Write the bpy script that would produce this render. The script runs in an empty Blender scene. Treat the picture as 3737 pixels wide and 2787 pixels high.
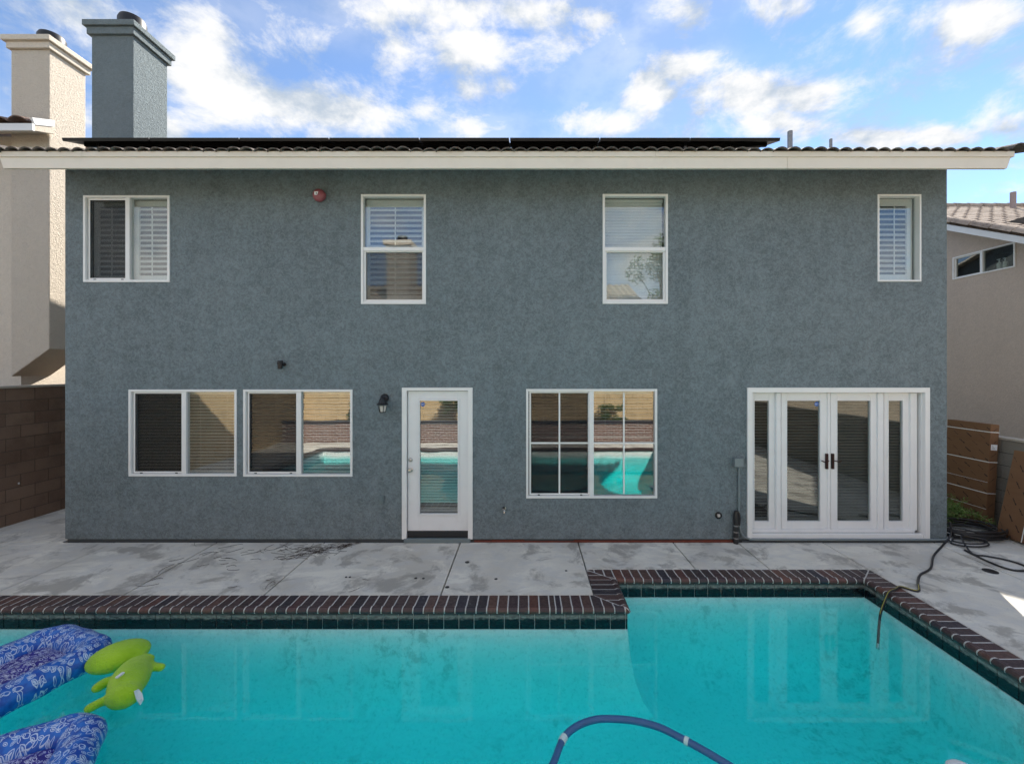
import bpy, bmesh, math, random
from mathutils import Vector, Matrix
R = math.radians
random.seed(7)
scene = bpy.context.scene
COL = scene.collection

# ------------------------------------------------------------------ camera
CAM_Y, CAM_Z, F_PX, PX, PY = -6.2, 2.53, 1550.0, 1918.0, 1345.0
cam_d = bpy.data.cameras.new('camera')
cam_d.sensor_fit = 'HORIZONTAL'; cam_d.sensor_width = 36.0
cam_d.lens = F_PX / 3737.0 * 36.0
cam_d.shift_x = -(PX - 1868.5) / 3737.0
cam_d.shift_y = -(1393.5 - PY) / 3737.0
cam_d.clip_start = 0.05; cam_d.clip_end = 2000
cam = bpy.data.objects.new('camera', cam_d); COL.objects.link(cam)
cam.location = (0, CAM_Y, CAM_Z); cam.rotation_euler = (R(90), 0, 0)
scene.camera = cam

# ------------------------------------------------------------------ light
SUN_EL, SUN_AZ = R(38.8), R(29.5)          # azimuth measured from +Y towards +X (behind the house, to the right)
SKY_STRENGTH, EXPOSURE, SUN_STRENGTH = 0.098, 1.36, 3.9
sun_dir = Vector((math.sin(SUN_AZ)*math.cos(SUN_EL), math.cos(SUN_AZ)*math.cos(SUN_EL), math.sin(SUN_EL)))
sd = bpy.data.lights.new('sun', 'SUN'); sd.energy = SUN_STRENGTH; sd.angle = R(0.6); sd.color = (1.0, 0.93, 0.82)
sun = bpy.data.objects.new('sun', sd); COL.objects.link(sun)
sun.rotation_euler = (-sun_dir).to_track_quat('-Z', 'Y').to_euler(); sun.location = sun_dir * 40

world = bpy.data.worlds.new('World'); scene.world = world; world.use_nodes = True
def build_world():
    nt = world.node_tree; nt.nodes.clear(); N = nt.nodes.new; L = nt.links.new
    out = N('ShaderNodeOutputWorld'); bg = N('ShaderNodeBackground'); bg.inputs['Strength'].default_value = SKY_STRENGTH
    sky = N('ShaderNodeTexSky'); sky.sky_type = 'NISHITA'; sky.sun_disc = False
    sky.sun_elevation = SUN_EL; sky.sun_rotation = SUN_AZ; sky.altitude = 200
    sky.air_density = 0.8; sky.dust_density = 0.0; sky.ozone_density = 2.5
    tc = N('ShaderNodeTexCoord')
    def math_(op, a, b=None, c=None, clamp=False):
        m = N('ShaderNodeMath'); m.operation = op; m.use_clamp = clamp
        for i, v in enumerate((a, b, c)):
            if v is None: continue
            if isinstance(v, (int, float)): m.inputs[i].default_value = v
            else: L(v, m.inputs[i])
        return m.outputs[0]
    def smooth(v, lo, hi):
        m = N('ShaderNodeMapRange'); m.interpolation_type = 'SMOOTHSTEP'
        L(v, m.inputs['Value']); m.inputs['From Min'].default_value = lo; m.inputs['From Max'].default_value = hi
        return m.outputs['Result']
    sep = N('ShaderNodeSeparateXYZ'); L(tc.outputs['Generated'], sep.inputs[0])
    x, y, z = sep.outputs
    ys = math_('MAXIMUM', y, 0.05)
    u = math_('DIVIDE', x, ys); v = math_('DIVIDE', z, ys)
    uv = N('ShaderNodeCombineXYZ'); L(u, uv.inputs[0]); L(v, uv.inputs[1])
    # fine detail: noise on the sky direction, squashed so clouds lie flat
    mp = N('ShaderNodeMapping'); L(tc.outputs['Generated'], mp.inputs[0]); mp.inputs['Scale'].default_value = (1, 1, 1.7)
    n1 = N('ShaderNodeTexNoise'); L(mp.outputs[0], n1.inputs['Vector']); n1.inputs['Scale'].default_value = 6.5
    n1.inputs['Detail'].default_value = 8; n1.inputs['Roughness'].default_value = 0.66; n1.inputs['Distortion'].default_value = 0.25
    n2 = N('ShaderNodeTexNoise'); L(mp.outputs[0], n2.inputs['Vector']); n2.inputs['Scale'].default_value = 2.3
    n2.inputs['Detail'].default_value = 3; n2.inputs['Roughness'].default_value = 0.55
    n3 = N('ShaderNodeTexNoise'); L(mp.outputs[0], n3.inputs['Vector']); n3.inputs['Scale'].default_value = 9.0
    n3.inputs['Detail'].default_value = 5; n3.inputs['Roughness'].default_value = 0.6
    # cloud banks in the part of the sky above the house, (u, v, ru, rv, weight)
    D2S = 3737/2215.0
    banks = [(420,110,95,130,1.0),(470,215,130,70,.95),(620,235,150,60,1.0),(760,250,170,52,1.0),(905,235,55,38,.7),(375,265,60,50,.8),
             (950,25,190,60,1.0),(880,105,75,62,.9),(1010,95,105,55,.9),(1120,25,110,42,.8),(1015,195,32,22,.6),(1100,185,34,24,.65),
             (1020,275,34,24,.7),(1300,268,125,40,1.0),(1400,195,70,80,1.0),(1490,150,95,42,1.05),(1590,210,120,72,1.1),(1745,205,90,50,1.05),
             (1650,268,130,38,.95),(1485,35,90,50,.75),(1300,45,40,30,.5),(1870,55,42,46,.85),(2120,45,110,60,.9),(1900,300,110,26,.85),(2050,300,100,30,.9),
             (2180,270,80,46,.95),(1690,20,120,30,.35),(700,80,60,40,.3),(2200,130,60,50,.5)]
    tot = None
    for cx, cy, rx, ry, w in banks:
        m = N('ShaderNodeVectorMath'); m.operation = 'MULTIPLY_ADD'; L(uv.outputs[0], m.inputs[0])
        ku, kv = F_PX/(rx*D2S*1.25), F_PX/(ry*D2S*1.25)
        m.inputs[1].default_value = (ku, kv, 0); m.inputs[2].default_value = (-ku*(cx*D2S-PX)/F_PX, -kv*(PY-cy*D2S)/F_PX, 0)
        ln = N('ShaderNodeVectorMath'); ln.operation = 'LENGTH'; L(m.outputs[0], ln.inputs[0])
        mr = N('ShaderNodeMapRange'); mr.interpolation_type = 'SMOOTHSTEP'; L(ln.outputs['Value'], mr.inputs['Value'])
        mr.inputs['From Min'].default_value = 1.15; mr.inputs['From Max'].default_value = 0.0
        mr.inputs['To Min'].default_value = 0; mr.inputs['To Max'].default_value = w
        tot = mr.outputs['Result'] if tot is None else math_('MAXIMUM', tot, mr.outputs['Result'])
    dens_in = math_('ADD', math_('MULTIPLY', tot, 0.95), math_('MULTIPLY_ADD', n1.outputs[0], 3.8, -1.70))
    # elsewhere unseen clouds from noise, cover thickened to raise the ambient light
    dens_out = math_('ADD', math_('MULTIPLY_ADD', n2.outputs[0], 3.0, -1.0), math_('MULTIPLY_ADD', n1.outputs[0], 1.6, -0.8))
    inside = math_('MULTIPLY', smooth(math_('ABSOLUTE', u), 1.7, 1.35), math_('MULTIPLY', smooth(v, 0.2, 0.3), smooth(v, 1.15, 0.92)))
    inside = math_('MULTIPLY', inside, smooth(y, 0.1, 0.2))
    mixd = N('ShaderNodeMix'); mixd.data_type = 'FLOAT'; L(inside, mixd.inputs[0]); L(dens_out, mixd.inputs[2]); L(dens_in, mixd.inputs[3])
    mask = smooth(mixd.outputs[0], -0.05, 1.1)
    veil = math_('MULTIPLY', smooth(n2.outputs[0], 0.32, 0.72), 0.5)
    mask = math_('MAXIMUM', mask, veil)
    mask = math_('MULTIPLY', mask, smooth(z, -0.02, 0.06))
    shade = smooth(math_('ADD', n3.outputs[0], math_('MULTIPLY', mixd.outputs[0], 0.12)), 0.40, 0.68)
    cc = N('ShaderNodeMix'); cc.data_type = 'RGBA'; L(shade, cc.inputs[0])
    cc.inputs[6].default_value = (2.2, 2.55, 3.0, 1); cc.inputs[7].default_value = (4.1, 4.1, 4.1, 1)
    tint = N('ShaderNodeMix'); tint.data_type = 'RGBA'; tint.blend_type = 'MULTIPLY'; tint.inputs[0].default_value = 1
    L(sky.outputs[0], tint.inputs[6]); tint.inputs[7].default_value = (1.0, 1.0, 1.0, 1)
    mx = N('ShaderNodeMix'); mx.data_type = 'RGBA'; L(mask, mx.inputs[0]); L(tint.outputs[2], mx.inputs[6]); L(cc.outputs[2], mx.inputs[7])
    L(mx.outputs[2], bg.inputs['Color']); L(bg.outputs[0], out.inputs[0])
build_world()
vs = scene.view_settings
vs.view_transform = 'Standard'; vs.look = 'None'; vs.exposure = EXPOSURE; vs.gamma = 1; vs.use_curve_mapping = False
scene.render.engine = 'CYCLES'
scene.cycles.max_bounces = 6; scene.cycles.diffuse_bounces = 3; scene.cycles.glossy_bounces = 3
scene.cycles.transparent_max_bounces = 24; scene.cycles.transmission_bounces = 6
scene.cycles.use_denoising = True; scene.cycles.adaptive_threshold = 0.02
scene.cycles.caustics_reflective = False; scene.cycles.caustics_refractive = False

# ------------------------------------------------------------------ helpers
def P(sx, sy, y=0.0):
    """photo measurement -> metres (x, z) on the vertical plane at depth y"""
    d = y - CAM_Y
    return ((sx-PX)*d/F_PX, CAM_Z-(sy-PY)*d/F_PX)
def G(sx, sy, z=0.0):
    """photo measurement -> metres (x, y) on the level plane z"""
    d = (CAM_Z-z)*F_PX/(sy-PY)
    return ((sx-PX)*d/F_PX, d+CAM_Y)

class MB:
    def __init__(s): s.v = []; s.f = []
    def poly(s, pts, faces):
        o = len(s.v); s.v += [tuple(p) for p in pts]; s.f += [tuple(i+o for i in f) for f in faces]; return s
    def box(s, x0, x1, y0, y1, z0, z1):
        return s.poly([(x0,y0,z0),(x1,y0,z0),(x1,y1,z0),(x0,y1,z0),(x0,y0,z1),(x1,y0,z1),(x1,y1,z1),(x0,y1,z1)],
                      [(0,3,2,1),(4,5,6,7),(0,1,5,4),(1,2,6,5),(2,3,7,6),(3,0,4,7)])
    def hexa(s, a, b):
        """two quads (bottom, top) of 4 points"""
        return s.poly(list(a)+list(b), [(0,3,2,1),(4,5,6,7),(0,1,5,4),(1,2,6,5),(2,3,7,6),(3,0,4,7)])
    def ring(s, x0, x1, z0, z1, w, y0, y1):
        l, r, b, t = (w,)*4 if isinstance(w, (int, float)) else w
        s.box(x0, x0+l, y0, y1, z0, z1); s.box(x1-r, x1, y0, y1, z0, z1)
        s.box(x0+l, x1-r, y0, y1, z0, z0+b); s.box(x0+l, x1-r, y0, y1, z1-t, z1); return s
    def prism(s, poly, axis, a, b):
        """polygon of 2D points extruded along axis between a and b; 2D = the two other axes in xyz order"""
        def mk(p, t): return {'x': (t,p[0],p[1]), 'y': (p[0],t,p[1]), 'z': (p[0],p[1],t)}[axis]
        n = len(poly)
        return s.poly([mk(p,a) for p in poly]+[mk(p,b) for p in poly],
                      [tuple(range(n))[::-1], tuple(range(n,2*n))]+[(i,(i+1)%n,n+(i+1)%n,n+i) for i in range(n)])
    def tube(s, pts, r, seg=8, cap=True):
        pts = [Vector(p) for p in pts]; n = len(pts)
        rs = r if isinstance(r, (list, tuple)) else [r]*n
        rings = []; prev = None
        for i, p in enumerate(pts):
            t = (pts[min(i+1,n-1)]-pts[max(i-1,0)]).normalized()
            if prev is None:
                a = Vector((0,0,1)) if abs(t.z) < .9 else Vector((1,0,0))
                nrm = t.cross(a).normalized()
            else:
                nrm = (prev - t*prev.dot(t)).normalized()
            prev = nrm; bn = t.cross(nrm)
            rings.append([p+(nrm*math.cos(2*math.pi*k/seg)+bn*math.sin(2*math.pi*k/seg))*rs[i] for k in range(seg)])
        vv = [q for rg in rings for q in rg]; ff = []
        for i in range(n-1):
            for k in range(seg):
                ff.append((i*seg+k, i*seg+(k+1)%seg, (i+1)*seg+(k+1)%seg, (i+1)*seg+k))
        if cap: ff += [tuple(range(seg))[::-1], tuple((n-1)*seg+k for k in range(seg))]
        return s.poly(vv, ff)
    def lathe(s, prof, c, axis='z', seg=20):
        """profile [(r, h)] turned about axis through c"""
        vv = []; ff = []; n = len(prof)
        for r, h in prof:
            for k in range(seg):
                a = 2*math.pi*k/seg; ca, sa = r*math.cos(a), r*math.sin(a)
                vv.append({'z': (c[0]+ca,c[1]+sa,c[2]+h), 'y': (c[0]+ca,c[1]+h,c[2]+sa), 'x': (c[0]+h,c[1]+ca,c[2]+sa)}[axis])
        for i in range(n-1):
            for k in range(seg): ff.append((i*seg+k, i*seg+(k+1)%seg, (i+1)*seg+(k+1)%seg, (i+1)*seg+k))
        ff += [tuple(range(seg))[::-1], tuple((n-1)*seg+k for k in range(seg))]
        return s.poly(vv, ff)
    def mesh(s, name='mesh', origin=(0,0,0), smooth=False):
        me = bpy.data.meshes.new(name)
        me.from_pydata([(p[0]-origin[0],p[1]-origin[1],p[2]-origin[2]) for p in s.v], [], s.f)
        bm = bmesh.new(); bm.from_mesh(me); bmesh.ops.recalc_face_normals(bm, faces=bm.faces[:]); bm.to_mesh(me); bm.free()
        if smooth:
            for p in me.polygons: p.use_smooth = True
            me.set_sharp_from_angle(angle=R(40))
        return me
    def base(s):
        xs = [p[0] for p in s.v]; ys = [p[1] for p in s.v]; zs = [p[2] for p in s.v]
        return Vector(((min(xs)+max(xs))/2, (min(ys)+max(ys))/2, min(zs)))

WLOC = {}
def link(o, parent=None, loc=(0,0,0)):
    COL.objects.link(o); loc = Vector(loc); o.location = loc; WLOC[o.name] = loc
    if parent is not None:
        o.parent = parent; o.matrix_parent_inverse = Matrix.Translation(-WLOC[parent.name])
    return o
def build(mb, name, mat, parent=None, smooth=False, bevel=0.0, seg=2):
    b = mb.base(); me = mb.mesh(name, b, smooth); me.materials.append(mat)
    o = bpy.data.objects.new(name, me); link(o, parent, b)
    if bevel:
        m = o.modifiers.new('bevel', 'BEVEL'); m.width = bevel; m.segments = seg; m.limit_method = 'ANGLE'; m.angle_limit = R(50)
    return o
def inst(me, name, loc, parent=None, rot=(0,0,0), scale=(1,1,1)):
    o = bpy.data.objects.new(name, me); link(o, parent, loc); o.rotation_euler = rot; o.scale = scale; return o
def tag(o, label=None, cat=None, group=None, kind=None):
    if label: o['label'] = label
    if cat: o['category'] = cat
    if group: o['group'] = group
    if kind: o['kind'] = kind
    return o
def empty(name, loc, label=None, cat=None, group=None, kind=None):
    o = bpy.data.objects.new(name, None); o.empty_display_size = .2; link(o, None, loc); return tag(o, label, cat, group, kind)
def spline(pts, n=8):
    """Catmull-Rom through points"""
    pts = [Vector(p) for p in pts]; q = [pts[0]*2-pts[1]]+pts+[pts[-1]*2-pts[-2]]; out = []
    for i in range(1, len(q)-2):
        for k in range(n):
            t = k/n; a, b, c, d = q[i-1:i+3]
            out.append(0.5*((2*b)+(c-a)*t+(2*a-5*b+4*c-d)*t*t+(3*b-a-3*c+d)*t**3))
    return out+[pts[-1]]

# ------------------------------------------------------------------ materials
class NT:
    def __init__(s, name):
        s.m = bpy.data.materials.new(name); s.m.use_nodes = True; s.t = s.m.node_tree; s.t.nodes.clear()
        s.out = s.t.nodes.new('ShaderNodeOutputMaterial')
    def n(s, typ, **kw):
        nd = s.t.nodes.new('ShaderNode'+typ)
        for k, v in kw.items(): setattr(nd, k, v)
        return nd
    def l(s, a, b): s.t.links.new(a, b)
    def set(s, sock, v):
        if isinstance(v, bpy.types.NodeSocket): s.l(v, sock)
        elif isinstance(v, (tuple, list)) and len(v) == 3 and sock.type == 'RGBA': sock.default_value = (*v, 1)
        else: sock.default_value = v
    def math(s, op, a, b=0.0, c=0.0, clamp=False):
        m = s.n('Math', operation=op, use_clamp=clamp)
        for i, v in enumerate((a, b, c)): s.set(m.inputs[i], v)
        return m.outputs[0]
    def ramp(s, v, lo, hi, a=0.0, b=1.0):
        m = s.n('MapRange', interpolation_type='SMOOTHSTEP'); s.l(v, m.inputs['Value'])
        for k, q in (('From Min',lo),('From Max',hi),('To Min',a),('To Max',b)): m.inputs[k].default_value = q
        return m.outputs['Result']
    def noise(s, vec, scale, detail=4, rough=.55, dist=0.0):
        t = s.n('TexNoise'); s.l(vec, t.inputs['Vector'])
        t.inputs['Scale'].default_value = scale; t.inputs['Detail'].default_value = detail
        t.inputs['Roughness'].default_value = rough; t.inputs['Distortion'].default_value = dist
        return t.outputs[0]
    def mix(s, f, a, b, mode='MIX'):
        m = s.n('Mix', data_type='RGBA', blend_type=mode); s.set(m.inputs[0], f); s.set(m.inputs[6], a); s.set(m.inputs[7], b)
        return m.outputs[2]
    def pos(s): return s.n('NewGeometry').outputs['Position']
    def obj(s): return s.n('TexCoord').outputs['Object']
    def rnd(s): return s.n('ObjectInfo').outputs['Random']
    def scale(s, vec, sc):
        m = s.n('Mapping'); s.l(vec, m.inputs[0]); m.inputs['Scale'].default_value = sc; return m.outputs[0]
    def bump(s, h, dist, strength=1.0):
        b = s.n('Bump'); s.l(h, b.inputs['Height']); b.inputs['Distance'].default_value = dist; b.inputs['Strength'].default_value = strength
        return b.outputs[0]
    def pbr(s, col, rough=.6, metal=0.0, spec=.5, normal=None, **kw):
        p = s.n('BsdfPrincipled'); s.set(p.inputs['Base Color'], col); s.set(p.inputs['Roughness'], rough)
        p.inputs['Metallic'].default_value = metal; p.inputs['Specular IOR Level'].default_value = spec
        if normal is not None: s.l(normal, p.inputs['Normal'])
        for k, v in kw.items(): s.set(p.inputs[k.replace('_',' ')], v)
        s.l(p.outputs[0], s.out.inputs[0]); return s.m

def m_plain(name, col, rough=.5, metal=0.0, var=.06, nscale=12, bump=0.0, bscale=60, spec=.5):
    t = NT(name); p = t.pos(); n = t.noise(p, nscale, 5)
    c = t.mix(n, tuple(k*(1-var*2) for k in col), tuple(min(1,k*(1+var*2)) for k in col))
    nm = t.bump(t.noise(p, bscale, 3), bump) if bump else None
    return t.pbr(c, t.ramp(n, .2, .8, max(.02,rough-.06), rough+.06), metal, spec, nm)
def m_stucco(name, col, dist=.014, contrast=.40, gscale=1.0):
    t = NT(name); p = t.pos()
    warp = t.noise(p, 22*gscale, 3, .65, 1.2); fine = t.noise(p, 70*gscale, 2, .7)
    big = t.noise(p, .8, 4, .65)
    drip = t.noise(t.scale(p, (2.4, 2.4, .22)), 1.4, 3, .6)
    h = t.math('ADD', t.math('MULTIPLY', warp, .75), t.math('MULTIPLY', fine, .45))
    f = t.math('ADD', t.math('MULTIPLY', t.ramp(warp, .36, .64), .38), t.math('MULTIPLY', t.ramp(fine, .32, .68), .18))
    f = t.math('ADD', f, t.math('MULTIPLY', t.ramp(big, .3, .7), .16)); f = t.math('ADD', f, t.math('MULTIPLY', t.ramp(drip, .3, .75), .12))
    f = t.math('ADD', f, t.math('MULTIPLY', t.ramp(t.noise(p, 6.5, 3, .7, .6), .34, .66), .20), clamp=True)
    lo = tuple(k*(1-contrast) for k in col); hi = tuple(k*(1+contrast) for k in col)
    return t.pbr(t.mix(f, lo, hi), .82, 0, .3, t.bump(h, dist))
def m_paint(name, col, rough=.35):
    t = NT(name); p = t.pos(); g = t.noise(t.scale(p, (1,1,1)), 3, 6, .65); d = t.noise(p, 28, 4)
    c = t.mix(t.ramp(g, .45, .85, 0, .35), col, tuple(k*.78 for k in (col[0], col[1]*.985, col[2]*.95)))
    return t.pbr(c, t.ramp(d, .3, .7, rough-.05, rough+.1), 0, .5, t.bump(t.noise(p, 45, 3), .0008))
def thin_fresnel(t, ior, nm):
    # rays go straight through (thin sheet), so both sides use the same index: no total internal reflection
    fr = t.n('Fresnel'); bf = t.n('NewGeometry').outputs['Backfacing']
    t.l(t.math('MULTIPLY_ADD', bf, 1/ior-ior, ior), fr.inputs[0]); t.l(nm, fr.inputs['Normal']); return fr.outputs[0]
def m_glass(name, base=.10, tint=(.93,.96,.95)):
    t = NT(name); nm = t.bump(t.noise(t.pos(), 1.3, 2), .0015)
    f = t.math('ADD', thin_fresnel(t, 1.5, nm), base, clamp=True)
    tr = t.n('BsdfTransparent'); tr.inputs[0].default_value = (*tint, 1)
    gl = t.n('BsdfGlossy'); gl.inputs['Roughness'].default_value = 0.0; t.l(nm, gl.inputs['Normal'])
    mx = t.n('MixShader'); t.l(f, mx.inputs[0]); t.l(tr.outputs[0], mx.inputs[1]); t.l(gl.outputs[0], mx.inputs[2]); t.l(mx.outputs[0], t.out.inputs[0])
    return t.m
def m_screen(name, a=.5, col=(.03,.032,.035)):
    t = NT(name); tr = t.n('BsdfTransparent'); df = t.n('BsdfDiffuse'); df.inputs[0].default_value = (*col, 1)
    mx = t.n('MixShader'); mx.inputs[0].default_value = a; t.l(tr.outputs[0], mx.inputs[1]); t.l(df.outputs[0], mx.inputs[2]); t.l(mx.outputs[0], t.out.inputs[0])
    return t.m
def m_concrete():
    t = NT('stained_concrete'); p = t.pos()
    big = t.noise(p, .9, 6, .62, .4); mid = t.noise(t.scale(p, (1, 1.6, 1)), 3.2, 7, .68, .6); sp = t.noise(p, 38, 4, .7); eff = t.noise(t.scale(p, (.8,1.5,1)), 1.7, 8, .7, .8)
    c = t.mix(t.ramp(big, .32, .68), (.62,.58,.51), (.84,.80,.71))
    c = t.mix(t.ramp(mid, .40, .66, 0, .6), c, (.64,.63,.61))
    c = t.mix(t.ramp(eff, .52, .64, 0, .75), c, (.90,.86,.76))
    c = t.mix(t.ramp(t.noise(p, 2.1, 6, .68, .4), .51, .63, 0, .66), c, (.30,.275,.24))
    c = t.mix(t.ramp(sp, .62, .74, 0, .5), c, (.14,.125,.11))
    c = t.mix(t.math('MULTIPLY', t.rnd(), .14), c, (.42,.40,.38))
    h = t.math('ADD', t.math('MULTIPLY', t.noise(p, 90, 4, .7), .5), t.math('MULTIPLY', mid, .5))
    return t.pbr(c, t.ramp(mid, .3, .7, .7, .9), 0, .35, t.bump(h, .004))
def m_brick():
    t = NT('coping_brick'); p = t.pos(); n = t.noise(p, 26, 5, .65)
    rp = t.n('ValToRGB'); t.l(t.rnd(), rp.inputs[0]); e = rp.color_ramp; e.interpolation = 'LINEAR'
    cols = [(0,(.050,.028,.028)),(.22,(.095,.052,.046)),(.42,(.035,.028,.036)),(.62,(.135,.066,.050)),(.8,(.030,.028,.044)),(1,(.16,.06,.04))]
    e.elements[0].color = (*cols[0][1],1); e.elements[1].position = 1; e.elements[1].color = (*cols[-1][1],1)
    for q, cc in cols[1:-1]:
        k = e.elements.new(q); k.color = (*cc,1)
    c = t.mix(t.ramp(n, .3, .75, 0, .45), rp.outputs[0], (.03,.025,.028))
    c = t.mix(t.ramp(t.noise(p, 9, 6, .7), .6, .8, 0, .5), c, (.30,.28,.26))
    return t.pbr(c, t.ramp(n, .3, .7, .38, .62), 0, .5, t.bump(t.noise(p, 80, 4), .003))
def m_tilewl():
    t = NT('waterline_tile'); p = t.pos(); sp = t.n('SeparateXYZ'); t.l(p, sp.inputs[0])
    n = t.noise(t.scale(p, (1,1,3)), 14, 6, .7)
    zz = t.math('ADD', sp.outputs[2], t.math('MULTIPLY_ADD', n, .05, -.025))
    c = t.mix(t.rnd(), (.005,.007,.011), (.009,.012,.016))
    scale_band = t.math('MULTIPLY', t.ramp(zz, -.122, -.088), t.ramp(zz, -.058, -.078, .35, 1))
    c = t.mix(t.math('MULTIPLY', scale_band, t.ramp(n, .3, .6, .25, .8)), c, (.33,.32,.29))
    return t.pbr(c, t.ramp(n, .3, .7, .12, .35), 0, .5)
def m_roof_tile(name, a, b, dark):
    t = NT(name); p = t.pos(); n = t.noise(p, 7, 6, .7); f = t.noise(p, 50, 4)
    c = t.mix(t.rnd(), a, b); c = t.mix(t.ramp(n, .45, .72, 0, .8), c, dark)
    return t.pbr(c, .85, 0, .3, t.bump(f, .004))
def m_block(name, a, b):
    t = NT(name); p = t.pos(); n = t.noise(p, 1.6, 6, .65); f = t.noise(p, 60, 4, .7)
    c = t.mix(t.rnd(), a, b); c = t.mix(t.ramp(n, .4, .75, 0, .55), c, tuple(k*.5 for k in a)); c = t.mix(t.ramp(f, .5, .75, 0, .3), c, tuple(k*1.5 for k in b))
    return t.pbr(c, .9, 0, .25, t.bump(f, .006))
def m_plaster():
    t = NT('pool_plaster'); p = t.pos()
    big = t.noise(p, .8, 6, .6, .3); sp = t.noise(p, 9, 8, .72, .4); al = t.noise(t.scale(p, (1,1.2,1)), .55, 5, .6)
    c = t.mix(t.ramp(big, .3, .7), (.82,.88,.86), (.90,.93,.92))
    dirt = t.math('MULTIPLY', t.ramp(sp, .47, .64), t.ramp(al, .40, .60))
    c = t.mix(t.math('MULTIPLY', dirt, .5), c, (.22,.34,.30))
    c = t.mix(t.ramp(t.noise(p, 30, 4, .7), .50, .70, 0, .40), c, (.45,.55,.52))
    return t.pbr(c, .8, 0, .2, t.bump(t.noise(p, 25, 5), .006))
def m_water():
    t = NT('pool_water'); p = t.pos()
    h = t.math('ADD', t.math('MULTIPLY', t.noise(t.scale(p,(1,1.3,1)), 2.6, 3, .5, .4), 1.0), t.math('MULTIPLY', t.noise(p, 9, 2), .25))
    nm = t.bump(h, .0006)
    fr = thin_fresnel(t, 1.333, nm)
    tr = t.n('BsdfTransparent'); gl = t.n('BsdfGlossy'); gl.inputs['Roughness'].default_value = 0.0; t.l(nm, gl.inputs['Normal'])
    mx = t.n('MixShader'); t.l(fr, mx.inputs[0]); t.l(tr.outputs[0], mx.inputs[1]); t.l(gl.outputs[0], mx.inputs[2]); t.l(mx.outputs[0], t.out.inputs['Surface'])
    va = t.n('VolumeAbsorption'); va.inputs['Color'].default_value = (.0,.962,.965,1); va.inputs['Density'].default_value = 1.45
    t.l(va.outputs[0], t.out.inputs['Volume']); return t.m
def m_float(name, lo, hi, line, sc):
    """blue vinyl printed with white leaf outlines"""
    t = NT(name); o = t.obj()
    nz = t.n('TexNoise'); t.l(o, nz.inputs['Vector']); nz.inputs['Scale'].default_value = 9; nz.inputs['Detail'].default_value = 1
    off = t.n('VectorMath', operation='SCALE'); t.l(nz.outputs['Color'], off.inputs[0]); off.inputs['Scale'].default_value = .03
    ad = t.n('VectorMath', operation='ADD'); t.l(o, ad.inputs[0]); t.l(off.outputs[0], ad.inputs[1])
    flat = t.scale(ad.outputs[0], (1,1,.0)); mask = None
    for k, (s_, asp) in enumerate(((sc, .42), (sc*1.45, .36))):
        mp = t.n('Mapping'); t.l(flat, mp.inputs[0]); mp.inputs['Location'].default_value = (k*3.7, k*1.9, 0); mp.inputs['Scale'].default_value = (s_, s_, s_)
        v = t.n('TexVoronoi', voronoi_dimensions='2D'); t.l(mp.outputs[0], v.inputs['Vector']); v.inputs['Scale'].default_value = 1.0; v.inputs['Randomness'].default_value = .85
        d = t.n('VectorMath', operation='SUBTRACT'); t.l(mp.outputs[0], d.inputs[0]); t.l(v.outputs['Position'], d.inputs[1])
        sc_ = t.n('SeparateColor'); t.l(v.outputs['Color'], sc_.inputs[0])
        rot = t.n('VectorRotate', rotation_type='Z_AXIS'); t.l(d.outputs[0], rot.inputs['Vector']); t.l(t.math('MULTIPLY', sc_.outputs[0], 6.28), rot.inputs['Angle'])
        sp = t.n('SeparateXYZ'); t.l(rot.outputs[0], sp.inputs[0])
        # vesica (leaf) distance: |y|/asp + x^2
        q = t.math('ADD', t.math('DIVIDE', t.math('ABSOLUTE', sp.outputs[1]), asp), t.math('MULTIPLY', t.math('POWER', t.math('ABSOLUTE', sp.outputs[0]), 2.0), 3.2))
        ringm = t.math('MULTIPLY', t.ramp(q, .34, .44), t.ramp(q, .66, .54))
        vein = t.math('MULTIPLY', t.ramp(t.math('ABSOLUTE', sp.outputs[1]), .045, .02), t.ramp(q, .5, .4))
        dot = t.math('MULTIPLY', t.ramp(q, .22, .14), t.math('GREATER_THAN', sc_.outputs[1], .5))
        mk = t.math('MAXIMUM', ringm, t.math('MAXIMUM', t.math('MULTIPLY', vein, .0), dot))
        mask = mk if mask is None else t.math('MAXIMUM', mask, mk)
    c = t.mix(t.ramp(t.noise(o, 14, 4), .35, .65), lo, hi)
    c = t.mix(t.math('MULTIPLY', mask, .9), c, line)
    return t.pbr(c, .38, 0, .5, t.bump(t.noise(o, 11, 3), .006))
def m_card(name, a, b):
    t = NT(name); o = t.pos(); n = t.noise(t.scale(o,(1,1,5)), 3, 5); c = t.mix(n, a, b)
    return t.pbr(c, .85, 0, .2, t.bump(t.noise(t.scale(o,(3,3,60)), 6, 2), .001))
def m_leaf(name, a, b):
    t = NT(name); c = t.mix(t.noise(t.pos(), 9, 2), a, b); p = t.n('BsdfPrincipled'); t.l(c, p.inputs['Base Color']); p.inputs['Roughness'].default_value = .55
    tl = t.n('BsdfTranslucent'); t.l(c, tl.inputs[0]); mx = t.n('MixShader'); mx.inputs[0].default_value = .25
    t.l(p.outputs[0], mx.inputs[1]); t.l(tl.outputs[0], mx.inputs[2]); t.l(mx.outputs[0], t.out.inputs[0]); return t.m
def m_plush():
    t = NT('lime_plush'); o = t.pos(); n = t.noise(o, 60, 5, .7); c = t.mix(t.ramp(t.noise(o, 6, 3), .3, .7), (.40,.74,.012), (.54,.88,.04))
    return t.pbr(c, .9, 0, .15, t.bump(n, .02), Sheen_Weight=.3)

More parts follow.
